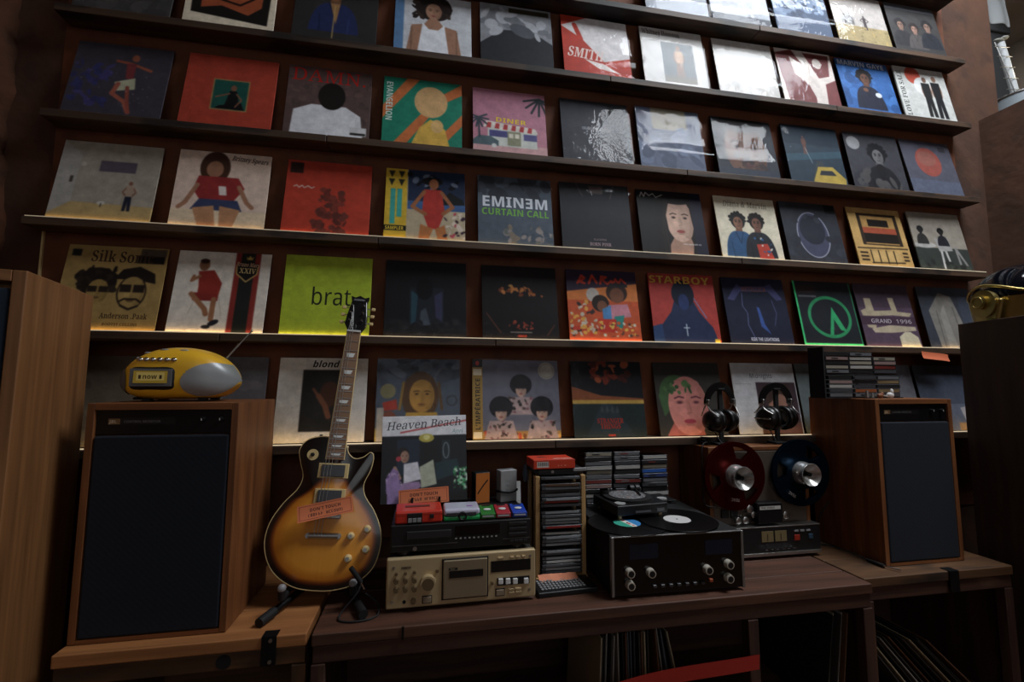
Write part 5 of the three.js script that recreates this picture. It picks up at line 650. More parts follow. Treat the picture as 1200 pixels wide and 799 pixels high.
// ---------------------------------------------------------------- black disc player
const CDY = 0.695;
{
  const o = thing('disc_player', 'black disc player stacked on the champagne cassette deck', 'disc player', [0.108, CDY, 0.2], 0.012);
  const w = 0.42, h = 0.076, d = 0.29, F = d / 2, Y0 = 0.012;
  part('case', box(w, h, d, 0, Y0 + h / 2, 0, { r: 0.003 }), mBlackPlastic, o);
  for (const fg of [-1, 1].flatMap((s) => [cyl(0.02, 0.02, 0.013, s * 0.17, 0.0065, F - 0.03), cyl(0.02, 0.02, 0.013, s * 0.17, 0.0065, -F + 0.04)])) part('foot', fg, std({ color: 0x3a3a3c, metalness: 0.6, roughness: 0.35 }), o);
  part('disc_tray', box(0.13, 0.022, 0.006, -0.1, Y0 + 0.047, F + 0.002, { r: 0.002 }), std({ color: 0x2a2a2c, roughness: 0.3 }), o, 'disc tray front');
  part('display', box(0.135, 0.03, 0.002, 0.045, Y0 + 0.052, F + 0.001), std({ color: 0x050506, roughness: 0.1 }), o);
  for (let i = 0; i < 10; i++) part('track_mark', box(0.0055, 0.0035, 0.0025, -0.02 + i * 0.0135, Y0 + 0.03, F + 0.001), mPrintGrey, o);
  for (let i = 0; i < 3; i++) part('side_key', box(0.056, 0.009, 0.005, 0.168, Y0 + 0.064 - i * 0.0155, F + 0.002, { r: 0.001 }), std({ color: 0x232325, roughness: 0.3 }), o);
  for (let i = 0; i < 4; i++) part('key', box(0.012, 0.007, 0.004, 0.15 + i * 0.014, Y0 + 0.012, F + 0.001, { r: 0.001 }), std({ color: 0x232325, roughness: 0.3 }), o);
  for (const fg of [box(0.19, 0.0022, 0.002, -0.11, Y0 + 0.018, F + 0.001), box(0.085, 0.0022, 0.002, 0.165, Y0 + 0.02, F + 0.001)]) part('trim_line', fg, std({ color: 0x6a6a6c, metalness: 0.8, roughness: 0.3 }), o);
  part('headphone_socket', cyl(0.006, 0.006, 0.003, -0.14, Y0 + 0.008, F + 0.001, { axis: 'z' }), mSteel, o);
}
const CT = CDY + 0.0885;
{ // red portable player
  const o = thing('cassette_player', 'red portable cassette player with black keys on the disc player', 'cassette player', [-0.022, CT, 0.288], 0.03), red = phy({ color: 0xc8301f, roughness: 0.38, clearcoat: 0.3 });
  part('body', box(0.138, 0.036, 0.1, 0, 0.018, 0, { r: 0.006, seg: 3 }), red, o);
  part('lid_label', box(0.075, 0.001, 0.018, -0.004, 0.0365, -0.005), std({ color: 0x5a2018, roughness: 0.5 }), o);
  const kp = part('key_block', box(0.044, 0.03, 0.004, -0.012, 0.016, 0.051, { r: 0.002 }), mBlackPlastic, o); for (let i = 0; i < 3; i++) part('key', box(0.011, 0.012, 0.005, -0.026 + i * 0.0135, 0.011, 0.0525, { r: 0.001 }), mGreyPlastic, kp);
  part('latch', box(0.012, 0.012, 0.004, 0.038, 0.02, 0.051, { r: 0.001 }), mBlackPlastic, o); part('seam', box(0.1385, 0.0015, 0.1005, 0, 0.025, 0), std({ color: 0x8a2014, roughness: 0.5 }), o);
}
{ // clear and green player
  const o = thing('cassette_player', 'clear topped portable cassette player with a green base', 'cassette player', [0.108, CT, 0.288], 0.0), gr = phy({ color: 0x1c9a50, roughness: 0.3, clearcoat: 0.4 });
  part('base', box(0.112, 0.014, 0.088, 0, 0.007, 0, { r: 0.005 }), gr, o, 'green base');
  part('lid', box(0.11, 0.02, 0.086, 0, 0.0245, -0.001, { r: 0.008, seg: 3 }), phy({ color: 0xc9c8dc, roughness: 0.25, clearcoat: 0.5 }), o, 'milky lilac lid');
  part('mechanism', [box(0.09, 0.009, 0.004, -0.002, 0.019, 0.042), ...[-0.03, -0.018, 0.03].map((x) => cyl(0.005, 0.005, 0.006, x, 0.019, 0.0435, { axis: 'z' }))], std({ color: 0x3a363c, roughness: 0.5 }), o);
  part('carry_loop', new THREE.TorusGeometry(0.011, 0.003, 8, 20).toNonIndexed().translate(0.002, 0.014, 0.046), mBlackPlastic, o);
  part('sticker', box(0.018, 0.0008, 0.008, 0.025, 0.0348, 0.01), std({ color: 0x8a4aa0, roughness: 0.5 }), o);
}
[['green', 0x2f7a34, 0.188], ['red', 0xa82c38, 0.236], ['blue', 0x2448b0, 0.287]].forEach(([n, c, x], i) => {
  const o = thing('mini_disc', `small translucent ${n} disc cartridge on the disc player`, 'disc', [x, CT, 0.298], 0.0, 'disc cartridges on the disc player');
  const m = phy({ color: c, roughness: 0.25, clearcoat: 0.5 });
  part('shell', box(0.046, 0.016, 0.07, 0, 0.014, 0, { r: 0.003, rot: [0.14, 0, 0] }), m, o);
  part('hub', sph(1, 0, 0.0225, 0.004, 0.012, 0.0022, 0.011, 16), mWhitePlastic, o); part('slot', box(0.026, 0.0015, 0.008, 0, 0.0255, -0.025, { rot: [0.14, 0, 0] }), mBlackPlastic, o);
  part('window', box(0.036, 0.004, 0.004, 0, 0.0095, 0.0355), std({ color: 0x9a9a9c, roughness: 0.4 }), o);
});
// record on its easel
{
  const b = V(-0.006, CT + 0.012, 0.135);
  const e = thing('record_easel', 'small black wire easel holding the white topped record', 'easel', [b.x, CT, b.z]);
  for (const s of [-0.04, 0.05]) part('hook', [tube([[s, 0.003, 0.03], [s, 0.004, 0.02], [s, 0.008, 0.0], [s, 0.01, -0.05], [s, 0.14, -0.09]], 0.003, 30), tube([[s, 0.003, 0.03], [s, 0.012, 0.036], [s, 0.034, 0.03]], 0.0035, 12)], mBlackMetal, e);
  part('cross_bar', rod([-0.04, 0.008, 0.0], [0.05, 0.008, 0.0], 0.0025), mBlackMetal, e);
  const tex = canvasTex(384, 384, (g, n) => {
    drawOps(g, n, '#12161c', [['R', 0, 0, 100, 24, '#e8eaf0'], ['R', 18, 28, 26, 40, '#1e2c40'], ['R', 48, 28, 22, 34, '#0e1216'], ['R', 70, 30, 10, 26, '#223038'], ['O', 75, 42, 3.4, 9, '#8a98a0', 1], ['E', 52, 27, 9, 5, '#c8b848'], ['E', 52, 26, 4, 3, '#f0e890'], ['P', [62, 56, 88, 52, 92, 68, 64, 76], '#1f3a44'], ['P', [44, 60, 60, 52, 64, 80, 46, 84], '#b8c0a8'], ['E', 25, 45, 7, 8, '#241c1c'], ['H', 27, 48, 5, 7, '#b88e76', '#241c1c', '#a84a48'], ['E', 20, 50, 3, 3, '#c83a48'], ['P', [26, 56, 42, 54, 46, 74, 26, 78], '#e4e4f0'], ['L', [16, 60, 22, 72], '#b08a74', 4], ['P', [6, 72, 14, 60, 20, 64, 24, 100, 8, 100], '#9a7ab8'], ['P', [20, 78, 44, 76, 46, 82, 24, 100], '#a888b8'], ['S', 90, 6, 66, 18, 34, ['#c8a8d8', '#6a4a8a', '#d8c0e0'], 1.4, 201], ['S', 60, 84, 62, 16, 24, ['#3a9a5a', '#6ac88a', '#206a3c', '#c8e0c8'], 2.4, 203], ['P', [0, 88, 100, 90, 100, 100, 0, 100], '#0c0e12'], ['P', [8, 72, 20, 66, 26, 100, 8, 100], '#a084be'], ['L', [22, 20, 100, 7], '#c83a3c', 1.6]]);
    g.fillStyle = '#2c3038'; g.save(); g.translate(n * 0.05, n * 0.17); g.rotate(-0.05); g.font = `italic ${n * 0.13}px serif`; g.fillText('Heaven Beach', 0, 0, n * 0.9); g.restore(); g.fillStyle = '#8ab0b0'; g.font = `italic ${n * 0.07}px sans-serif`; g.fillText('Anri', n * 0.82, n * 0.22);
  });
  const o = thing('easel_record', 'record sleeve with a white top and a night porch photo on an easel', 'record', [b.x, b.y, b.z + 0.008]); o.rotation.set(-0.2, 0.02, 0.012, 'YXZ');
  part('sleeve', sleeveGeo(0.292, 0.292, 0.005), std({ map: tex, roughness: 0.45 }), o);
  const s = single('paper_sign', 'orange paper warning sign propped against the easel record', 'sign', signGeo(0.166, 0.05, 0.003), std({ map: signTex(9), roughness: 0.75, side: THREE.DoubleSide })); s.position.set(b.x - 0.002, CT + 0.036, b.z + 0.0225); s.rotation.set(-0.2, 0, 0.05);
}
// boxes behind the players
{
  const t = canvasTex(96, 192, (g, a, b) => { g.fillStyle = '#b86a2c'; g.fillRect(0, 0, a, b); g.strokeStyle = '#2c1a10'; g.lineWidth = 9; g.lineCap = 'round'; g.beginPath(); g.moveTo(14, 130); g.quadraticCurveTo(40, 90, 82, 48); g.stroke(); });
  const o = thing('tape_box', 'black case with an orange front and a dark quill print', 'box', [0.188, CT + 0.0005, 0.125], 0.25); part('case', box(0.055, 0.104, 0.04, 0, 0.052, 0, { r: 0.002 }), mBlackPlastic, o);
  const f = new THREE.PlaneGeometry(0.05, 0.1); f.translate(0, 0.052, 0.0205); part('front_card', f, std({ map: t, roughness: 0.5 }), o, 'orange printed card');
  const q = thing('tape_box', 'clear case with a grey printed card and a black chain around it', 'box', [0.281, CT + 0.0005, 0.12], 0.3); part('case', box(0.064, 0.108, 0.036, 0, 0.054, 0, { r: 0.002 }), phy({ color: 0x9a9a9c, roughness: 0.25, clearcoat: 0.6 }), q);
  const t2 = canvasTex(96, 160, (g, a, b) => { g.fillStyle = '#8c8c8c'; g.fillRect(0, 0, a, b); g.fillStyle = '#5a5a5c'; g.font = 'italic 20px serif'; g.fillText('This', 26, 60); g.fillText('Sha', 28, 84); g.fillText('Is', 34, 108); }); const f2 = new THREE.PlaneGeometry(0.05, 0.1); f2.translate(-0.005, 0.054, 0.0185); part('front_card', f2, std({ map: t2, roughness: 0.5 }), q);
  part('chain', tube([0, 1, 2, 3, 4, 5, 6, 7].map((i) => { const a = i / 8 * Math.PI * 2; return [0.036 * Math.sign(Math.cos(a)) * Math.pow(Math.abs(Math.cos(a)), 0.4), 0.036 + 0.003 * Math.sin(i * 2.4), 0.022 * Math.sign(Math.sin(a)) * Math.pow(Math.abs(Math.sin(a)), 0.4)]; }), 0.0042, 60, 6, true), mBlackPlastic, q);
  single('card', 'plain white card standing beside the wooden disc rack', 'card', box(0.05, 0.12, 0.004, 0, 0.06, 0, { r: 0.001, rot: [-0.1, 0, 0] }), mWhitePlastic, [0.325, BY + 0.165 - 0.0, 0.035], 0);
}
// ---------------------------------------------------------------- disc rack
const mCase = phy({ color: 0x44464a, roughness: 0.22, clearcoat: 0.5 });
const discTones = [['black', 0x17181a], ['grey', 0x55575b], ['silver', 0x8c9094], ['white', 0xb8b8b6], ['red', 0x8a2c28], ['brown', 0x5a4232]];
const discMats = discTones.map(([, c]) => phy({ color: c, roughness: 0.3, clearcoat: 0.4 }));
{
  const o = thing('disc_rack', 'pale wooden disc rack with two posts full of disc cases', 'rack', [0.451, BY, 0.165]);
  const wd = std({ color: 0xb48e5c, bumpMap: woodBump, bumpScale: 0.0006, roughness: 0.6 });
  for (const s of [-1, 1]) part('post', box(0.017, 0.335, 0.03, s * 0.081, 0.1725, 0.045, { r: 0.004, ax: 1 }), wd, o);
  for (const s of [-1, 1]) part('rear_post', box(0.012, 0.335, 0.02, s * 0.082, 0.1725, -0.055, { r: 0.003, ax: 1 }), wd, o);
  part('base', box(0.18, 0.012, 0.14, 0, 0.006, 0, { r: 0.003 }), wd, o);
  for (let k = 0; k < 28; k++) for (const s of [-1, 1]) part('slot_peg', box(0.004, 0.0022, 0.12, s * 0.0725, 0.022 + k * 0.0113, 0), mBlackPlastic, o);
  seed(88); let k = 0;
  for (let i = 0; i < 28; i++) {
    if ([7, 12, 18, 26].includes(i)) continue;
    const t = [1, 2, 1, 3, 2, 1, 2, 0, 2, 1, 2, 3, 1, 4, 2, 2, 1, 2, 3, 1, 4, 2, 1, 0, 1, 5, 0, 1][i];
    const c = thing('disc_case', `${discTones[t][0]} spined disc case in the wooden disc rack`, 'disc case', [0.451 + rnd(-0.0008, 0.0008), BY + 0.0232 + i * 0.0113, 0.168 + rnd(-0.004, 0.01)], rnd(-0.015, 0.015), 'disc cases in the wooden rack');
    part('case', box(0.138, 0.0088, 0.124, 0, 0.0044, 0, { r: 0.001 }), mCase, c); part('spine', box(0.118, 0.0066, 0.001, 0.004, 0.0044, 0.0625), discMats[t], c);
  }
}
{
  const TOP = BY + 0.341;
  const p = thing('portable_player', 'flat black portable player on top of the wooden disc rack', 'player', [0.45, TOP, 0.16], 0.05); part('body', box(0.17, 0.022, 0.12, 0, 0.011, 0, { r: 0.008 }), mBlackPlastic, p); part('lens', cyl(0.005, 0.005, 0.004, -0.03, 0.012, 0.0605, { axis: 'z' }), mSteel, p); part('hinge', box(0.05, 0.012, 0.008, 0.07, 0.016, 0.058, { r: 0.003 }), mGreyPlastic, p);
  const t = canvasTex(256, 64, (g, a, b) => { g.fillStyle = '#c23a20'; g.fillRect(0, 0, a, b); g.fillStyle = '#c8c0b8'; g.fillRect(18, 10, 74, 46); g.fillStyle = '#181818'; for (let x = 24; x < 86; x += 6) g.fillRect(x, 14, x % 4 ? 2 : 4, 30); g.fillStyle = '#e0a088'; g.fillRect(150, 40, 6, 8); g.fillRect(170, 40, 6, 8); g.fillRect(190, 40, 12, 6); });
  const t2 = canvasTex(256, 128, (g, a, b) => { g.fillStyle = '#d23c22'; g.fillRect(0, 0, a, b); g.fillStyle = '#3a1a18'; g.beginPath(); g.ellipse(70, 50, 26, 12, 0.3, 0, 7); g.fill(); g.fillRect(88, 56, 22, 10); g.fillStyle = '#e8d0c8'; g.font = 'italic bold 34px sans-serif'; g.fillText('WALKMAN', 128, 112, 120); });
  const r = thing('product_box', 'red product box with a barcode on the flat black player', 'box', [0.428, TOP + 0.0225, 0.175], 0.03);
  part('carton', box(0.148, 0.03, 0.1, 0, 0.015, 0, { r: 0.001 }), std({ color: 0xc23a20, roughness: 0.45 }), r);
  const f = new THREE.PlaneGeometry(0.144, 0.027); f.translate(0, 0.0152, 0.0505); part('front_print', f, std({ map: t, roughness: 0.45 }), r); const u = new THREE.PlaneGeometry(0.144, 0.096); u.rotateX(-Math.PI / 2); u.translate(0, 0.0305, 0); part('top_print', u, std({ map: t2, roughness: 0.45 }), r);
  const gl = thing('headset', 'small grey blue headset pad hanging at the disc rack corner', 'headset', [0.349, TOP - 0.022, 0.12]); part('pad', sph(1, 0, 0.012, 0, 0.008, 0.03, 0.026, 20), std({ color: 0x4a5868, roughness: 0.5 }), gl); part('band', tube([[0, 0.03, 0.0], [0.01, 0.052, -0.01], [0.03, 0.06, -0.02]], 0.003, 14), mBlackPlastic, gl);
}
{ // keypad
  const a = atY(628, 703, BY), o = thing('keypad', 'flat black keypad in front of the wooden disc rack', 'keypad', [0.437, BY, 0.292], 0.06);
  part('body', box(0.196, 0.016, 0.1, 0, 0.008, 0, { r: 0.004 }), mBlackPlastic, o);
  for (let r = 0; r < 5; r++) for (let c = 0; c < 13; c++) part('key', box(0.0085, 0.0025, 0.0085, -0.078 + c * 0.0115, 0.0172, -0.03 + r * 0.0145, { r: 0.001 }), mGreyPlastic, o);
  single('paper_slip', 'crumpled salmon paper slip between the keypad and the disc rack', 'paper', (() => { const g = new THREE.PlaneGeometry(0.13, 0.03, 20, 6), p = g.attributes.position; for (let i = 0; i < p.count; i++) p.setZ(i, 0.004 * perlin.noise(p.getX(i) * 60, p.getY(i) * 70, 1)); g.rotateX(-1.1); g.computeVertexNormals(); return g.toNonIndexed(); })(), std({ color: 0xd88a68, roughness: 0.8, side: THREE.DoubleSide }), [0.43, BY + 0.022, 0.258]);
}
// ---------------------------------------------------------------- amplifier
const AY = BY, AT = BY + 0.184;
{
  const o = thing('amplifier', 'black glass fronted amplifier with silver ringed knobs', 'amplifier', [0.786, AY + 0.0006, 0.19], -0.018);
  const w = 0.446, h = 0.176, d = 0.42, F = d / 2, Y0 = 0.008;
  part('chassis', box(w - 0.01, h - 0.004, d - 0.01, 0, Y0 + h / 2, -0.006, { r: 0.002 }), mBlackMatt, o);
  part('front_glass', box(w - 0.012, h - 0.004, 0.008, 0, Y0 + h / 2, F - 0.006), std({ color: 0x050506, roughness: 0.12 }), o, 'black glass front');
  for (const s of [-1, 1]) part('side_trim', box(0.009, h, 0.016, s * (w / 2 - 0.004), Y0 + h / 2, F - 0.006, { r: 0.002 }), std({ color: 0x9a9a9a, metalness: 0.8, roughness: 0.35 }), o, 'silver edge trim');
  part('top_trim', box(w - 0.01, 0.004, 0.01, 0, Y0 + h - 0.002, F - 0.005, { r: 0.001 }), std({ color: 0x8a8a8a, metalness: 0.8, roughness: 0.35 }), o);
  for (const x of [-0.117, 0.137]) part('meter', box(0.094, 0.044, 0.002, x, Y0 + 0.128, F - 0.0015), std({ color: 0x0f1826, roughness: 0.2 }), o, 'dark blue meter window');
  for (const [x, y] of [[-0.166, 0.07], [-0.098, 0.066], [0.093, 0.064], [0.166, 0.076], [-0.166, 0.034], [0.164, 0.034]]) { const k = part('knob', cyl(0.0125, 0.014, 0.018, x, Y0 + y, F + 0.006, { axis: 'z', seg: 32 }), std({ color: 0xd8d2c4, metalness: 0.35, roughness: 0.3 }), o, 'silver ringed knob'); part('knob_face', cyl(0.0092, 0.0092, 0.002, x, Y0 + y, F + 0.0155, { axis: 'z', seg: 24 }), mBlackPlastic, k); }
  for (let i = 0; i < 7; i++) part('push_button', box(0.013, 0.009, 0.008, -0.085 + i * 0.027, Y0 + 0.024, F + 0.001, { r: 0.002 }), std({ color: 0x3a3a3c, roughness: 0.3 }), o);
  part('power_button', box(0.012, 0.01, 0.008, 0.105, Y0 + 0.03, F + 0.001, { r: 0.002 }), std({ color: 0x9a4a30, roughness: 0.4 }), o, 'reddish power button');
  for (const fg of [-1, 1].flatMap((s) => [cyl(0.015, 0.015, 0.009, s * 0.19, 0.0045, F - 0.05), cyl(0.015, 0.015, 0.009, s * 0.19, 0.0045, -F + 0.05)])) part('foot', fg, mRubber, o);
}
const grooveTex = (() => { const n = 256; return dataTex(n, (u, v) => { const r = Math.hypot(u - 0.5, v - 0.5) * 2, h = 128 + 70 * Math.sin(r * 210); return [h, h, h]; }, false); })();
const mVinyl = std({ color: 0x0b0b0c, roughness: 0.3, bumpMap: grooveTex, bumpScale: 0.0003 });
function vinyl(label, x, y, z, tex, turn, r = 0.132) {
  const o = thing('vinyl_record', label, 'vinyl record', [x, y, z], turn);
  const g = lathe([[0.0036, 0.0008], [r * 0.36, 0.0008], [r * 0.37, 0.0014], [r * 0.97, 0.0014], [r, 0.0008], [r * 0.97, 0.0002], [0.0036, 0.0002]], 72), p = g.attributes.position, uv = g.attributes.uv; for (let i = 0; i < p.count; i++) uv.setXY(i, 0.5 + p.getX(i) / r / 2, 0.5 - p.getZ(i) / r / 2);
  part('disc', g, mVinyl, o); const l = new THREE.CircleGeometry(r * 0.34, 48); l.rotateX(-Math.PI / 2); l.translate(0, 0.0017, 0); part('paper_label', l, std({ map: tex, roughness: 0.55 }), o); part('spindle_hole', cyl(0.0036, 0.0036, 0.0004, 0, 0.0019, 0), mBlackMatt, o);
  return o;
}
const LP1 = atY(741, 617, AT + 0.002), LP2 = atY(800, 612, AT + 0.006);
vinyl('black vinyl record with a green, white and blue label on the amplifier', LP1.x, AT + 0.0012, LP1.z - 0.04, canvasTex(128, 128, (g, n) => { g.fillStyle = '#3aa890'; g.fillRect(0, 0, n, n); g.fillStyle = '#3a88c8'; g.fillRect(74, 0, 60, n); g.fillStyle = '#e0e0d8'; g.fillRect(52, 0, 28, n); g.fillStyle = '#c84a58'; g.fillRect(58, 20, 16, 14); g.fillRect(58, 60, 12, 30); g.fillRect(62, 100, 10, 14); }), 0.2);
{ const v = vinyl('black vinyl record with a plain white label on the amplifier', LP2.x, AT + 0.0048, LP2.z - 0.036, canvasTex(64, 64, (g, n) => { g.fillStyle = '#d4d2d0'; g.fillRect(0, 0, n, n); }), 0.4); v.rotation.z = 0.008; }
{ // little portable record player
  const fl = atY(722, 612, AT + 0.004), fr = atY(784, 604, AT + 0.004);
  const yaw = Math.atan2(-(fr.z - fl.z), fr.x - fl.x);
  const o = thing('portable_turntable', 'compact black portable record player on the amplifier', 'record player', [(fl.x + fr.x) / 2, AT + 0.0068, (fl.z + fr.z) / 2], yaw * 0.6);
  const w = 0.2, h = 0.034, d = 0.18, Y0 = 0.012; o.translateZ(-d / 2);
  part('body', box(w, h, d, 0, Y0 + h / 2, 0, { r: 0.004 }), mBlackPlastic, o); part('front_strip', [box(0.06, 0.006, 0.002, 0.0, Y0 + 0.01, d / 2 + 0.001), box(0.03, 0.01, 0.002, 0.07, Y0 + 0.012, d / 2 + 0.001)], std({ color: 0x55565a, roughness: 0.3 }), o);
  for (const fg of [[-0.08, 0.07], [0.08, 0.07], [-0.08, -0.07], [0.08, -0.07]].map(([x, z]) => cyl(0.008, 0.008, 0.013, x, 0.0065, z))) part('foot', fg, std({ color: 0x9a8a6a, metalness: 0.5, roughness: 0.4 }), o);
  part('platter', cyl(0.088, 0.088, 0.008, 0, Y0 + h + 0.004, -0.012, { seg: 48 }), mBlackMatt, o);
  part('handle', [box(0.018, 0.004, d * 0.3, w / 2 + 0.04, Y0 + h - 0.012, 0.04), box(0.06, 0.003, 0.1, w / 2 + 0.03, Y0 + h - 0.004, 0.01, { r: 0.001 })], mBlackPlastic, o); for (const fg of [cyl(0.017, 0.017, 0.004, w / 2 + 0.012, Y0 + h + 0.001, 0.04), cyl(0.019, 0.019, 0.003, -w / 2 + 0.028, Y0 + h + 0.0015, 0.06)]) part('dial', fg, std({ color: 0xb8bab8, roughness: 0.4, metalness: 0.3 }), o);
  part('tonearm', [rod([0.07, Y0 + h + 0.016, -0.07], [0.035, Y0 + h + 0.014, 0.02], 0.003), cyl(0.015, 0.015, 0.016, 0.055, Y0 + h + 0.014, -0.075, { axis: 'x' }), cyl(0.015, 0.015, 0.016, 0.078, Y0 + h + 0.014, -0.075, { axis: 'x' })], mBlackPlastic, o); part('post', rod([w / 2 + 0.02, Y0 - 0.0, 0.055], [w / 2 + 0.02, Y0 + h, 0.055], 0.0025), mSteel, o);
  const pt = canvasTex(128, 128, (g, n) => { g.fillStyle = '#6c6c6e'; g.fillRect(0, 0, n, n); seed(77); for (let i = 0; i < 320; i++) { g.fillStyle = ['#b0b0b0', '#2c2c30', '#8a8a90', '#c8c8c8', '#b06a4a'][Math.floor(rnd(0, 4.2))]; g.fillRect(rnd(0, n), rnd(0, n), rnd(2, 6), rnd(2, 6)); } });
  const rec = thing('picture_disc', 'speckled grey picture disc on the portable record player', 'vinyl record', [0, 0, 0]); const wp = V(0, Y0 + h + 0.0082, -0.012).applyAxisAngle(V(0, 1, 0), o.rotation.y).add(o.position); rec.position.copy(wp);
  const l = new THREE.CircleGeometry(0.0655, 48); l.rotateX(-Math.PI / 2); l.translate(0, 0.0018, 0); part('print', l, std({ map: pt, roughness: 0.35 }), rec); part('disc', cyl(0.067, 0.067, 0.0016, 0, 0.0008, 0, { seg: 48 }), mVinyl, rec);
  const cyl0 = atY(710, 583, AT + 0.02); single('canister', 'small black cylinder standing behind the portable record player', 'canister', [cyl(0.016, 0.016, 0.075, 0, 0.0375, 0, { seg: 28 }), cyl(0.0165, 0.0165, 0.006, 0, 0.072, 0, { seg: 28 })], mBlackPlastic, [0.655, AT, 0.105]);
}
// ---------------------------------------------------------------- cassettes
const tapeTones = [['cream', 0x8c8678], ['white', 0xa6a4a0], ['black', 0x1b1b1d], ['grey', 0x626468], ['blue', 0x2458a8], ['dark blue', 0x2a3a6a], ['red', 0x6c2a24], ['rose', 0x86706c], ['tan', 0x7c6a4c], ['orange', 0x8c4c28], ['smoky', 0x3a3c40]];
const tapeMats = tapeTones.map(([, c]) => std({ color: c, roughness: 0.5 }));
const mTapeCase = phy({ color: 0x2c2d31, roughness: 0.2, clearcoat: 0.6 });
const tapeCaseG = box(0.109, 0.0155, 0.069, 0, 0.00775, 0, { r: 0.0012 }), tapeSpineG = box(0.1, 0.0112, 0.001, 0, 0.0079, 0.0348), tapeMarkG = box(0.03, 0.005, 0.0006, -0.012, 0.0079, 0.0355);
function cassette(k, x, y, z, turn, where, grp, mark) {
  const o = thing('cassette', `cassette case with a ${tapeTones[k][0]} spine ${where}`, 'cassette', [x, y, z], turn, grp);
  const add = (n, g, m) => { const q = new THREE.Mesh(g, m); q.name = n; q.castShadow = q.receiveShadow = true; o.add(q); };
  add('case', tapeCaseG, mTapeCase); add('spine', tapeSpineG, tapeMats[k]); if (mark !== undefined) add('title_strip', tapeMarkG, tapeMats[mark]);
}
{
  seed(909);
  const cols = [[0.652, [10, 3, 1, 2, 7, 6, 3, 0, 1, 3, 2, 0], 'left'], [0.768, [10, 3, 2, 10, 10, 6, 3, 2, 1, 10, 3, 3], 'middle'], [0.884, [3, 10, 1, 2, 10, 3, 5, 4, 0, 2, 1], 'right']];
  cols.forEach(([x, list, n], ci) => list.forEach((k, i) => cassette(k, x + rnd(-0.003, 0.003), AT + i * (ci === 2 ? 0.0173 : 0.0172), 0.028 + rnd(-0.004, 0.004), rnd(-0.04, 0.04), `in the ${n} stack behind the portable record player`, `${n} cassette stack on the amplifier`, rnd() < 0.4 ? [2, 6, 3][Math.floor(rnd(0, 3))] : undefined)));
}
{
  const Y0 = BY + 0.599, zc = 0.2;
  const o = thing('cassette_shelf', 'black two tier cassette holder on the right loudspeaker', 'rack', [1.7, Y0 + 0.0005, zc]);
  part('side', box(0.006, 0.2, 0.072, -0.183, 0.1, 0), mBlackMatt, o); part('middle_board', box(0.36, 0.004, 0.07, 0, 0.0945, 0), mBlackMatt, o); part('base_board', box(0.36, 0.004, 0.07, 0, 0.002, 0), mBlackMatt, o);
  const lists = [[[3, 10, 1, 7, 2], [3, 9, 10, 2, 10], [10, 8, 2, 8, 3]], [[3, 0, 2, 7, 2], [2, 1, 0, 1, 3], [10, 6, null, 7, 0]]];
  seed(33);
  lists.forEach((tier, t) => tier.forEach((list, c) => list.forEach((k, i) => { if (k === null) return; const lift = t === 1 && c === 2 && i > 2 ? -1 : 0; cassette(k, 1.589 + c * 0.1115 + (t ? -0.012 : 0), Y0 + 0.005 + t * 0.0925 + (i + lift) * 0.0171, zc + rnd(-0.001, 0.004), rnd(-0.02, 0.02), `in the ${t ? 'upper' : 'lower'} ${['left', 'middle', 'right'][c]} column on the right loudspeaker`, 'cassettes on the right loudspeaker', rnd() < 0.3 ? 2 : undefined); })));
  const w = thing('figurine', 'tiny white bird figurine on the right loudspeaker', 'figurine', [1.785, Y0 + 0.0005, 0.262], -0.4); part('body', [sph(1, 0, 0.012, 0, 0.013, 0.012, 0.009, 16), sph(1, 0.006, 0.026, 0, 0.006, 0.012, 0.006, 12)], mWhitePlastic, w); part('tail', box(0.016, 0.003, 0.009, -0.016, 0.009, 0, { r: 0.001, rot: [0, 0, -0.3] }), mWhitePlastic, w);
  const b = thing('figurine', 'tiny brown animal figurine on the right loudspeaker', 'figurine', [1.738, Y0 + 0.0005, 0.262], 0.2); part('body', [sph(1, 0, 0.01, 0, 0.014, 0.01, 0.009, 16), sph(1, 0.012, 0.018, 0, 0.007, 0.007, 0.006, 12)], std({ color: 0x7a4a2c, roughness: 0.6 }), b); part('tail', sph(1, -0.014, 0.014, 0, 0.005, 0.003, 0.003, 10), std({ color: 0x5a3420, roughness: 0.6 }), b);
  const c = thing('trinket', 'small chrome trinket with two posts on the right loudspeaker', 'trinket', [1.69, Y0 + 0.0005, 0.262]); part('post', [cyl(0.006, 0.007, 0.03, -0.012, 0.015, 0), cyl(0.005, 0.006, 0.022, 0.012, 0.011, 0)], mSteel, c); part('base', box(0.045, 0.004, 0.02, 0, 0.002, 0, { r: 0.001 }), mBlackPlastic, c);
}
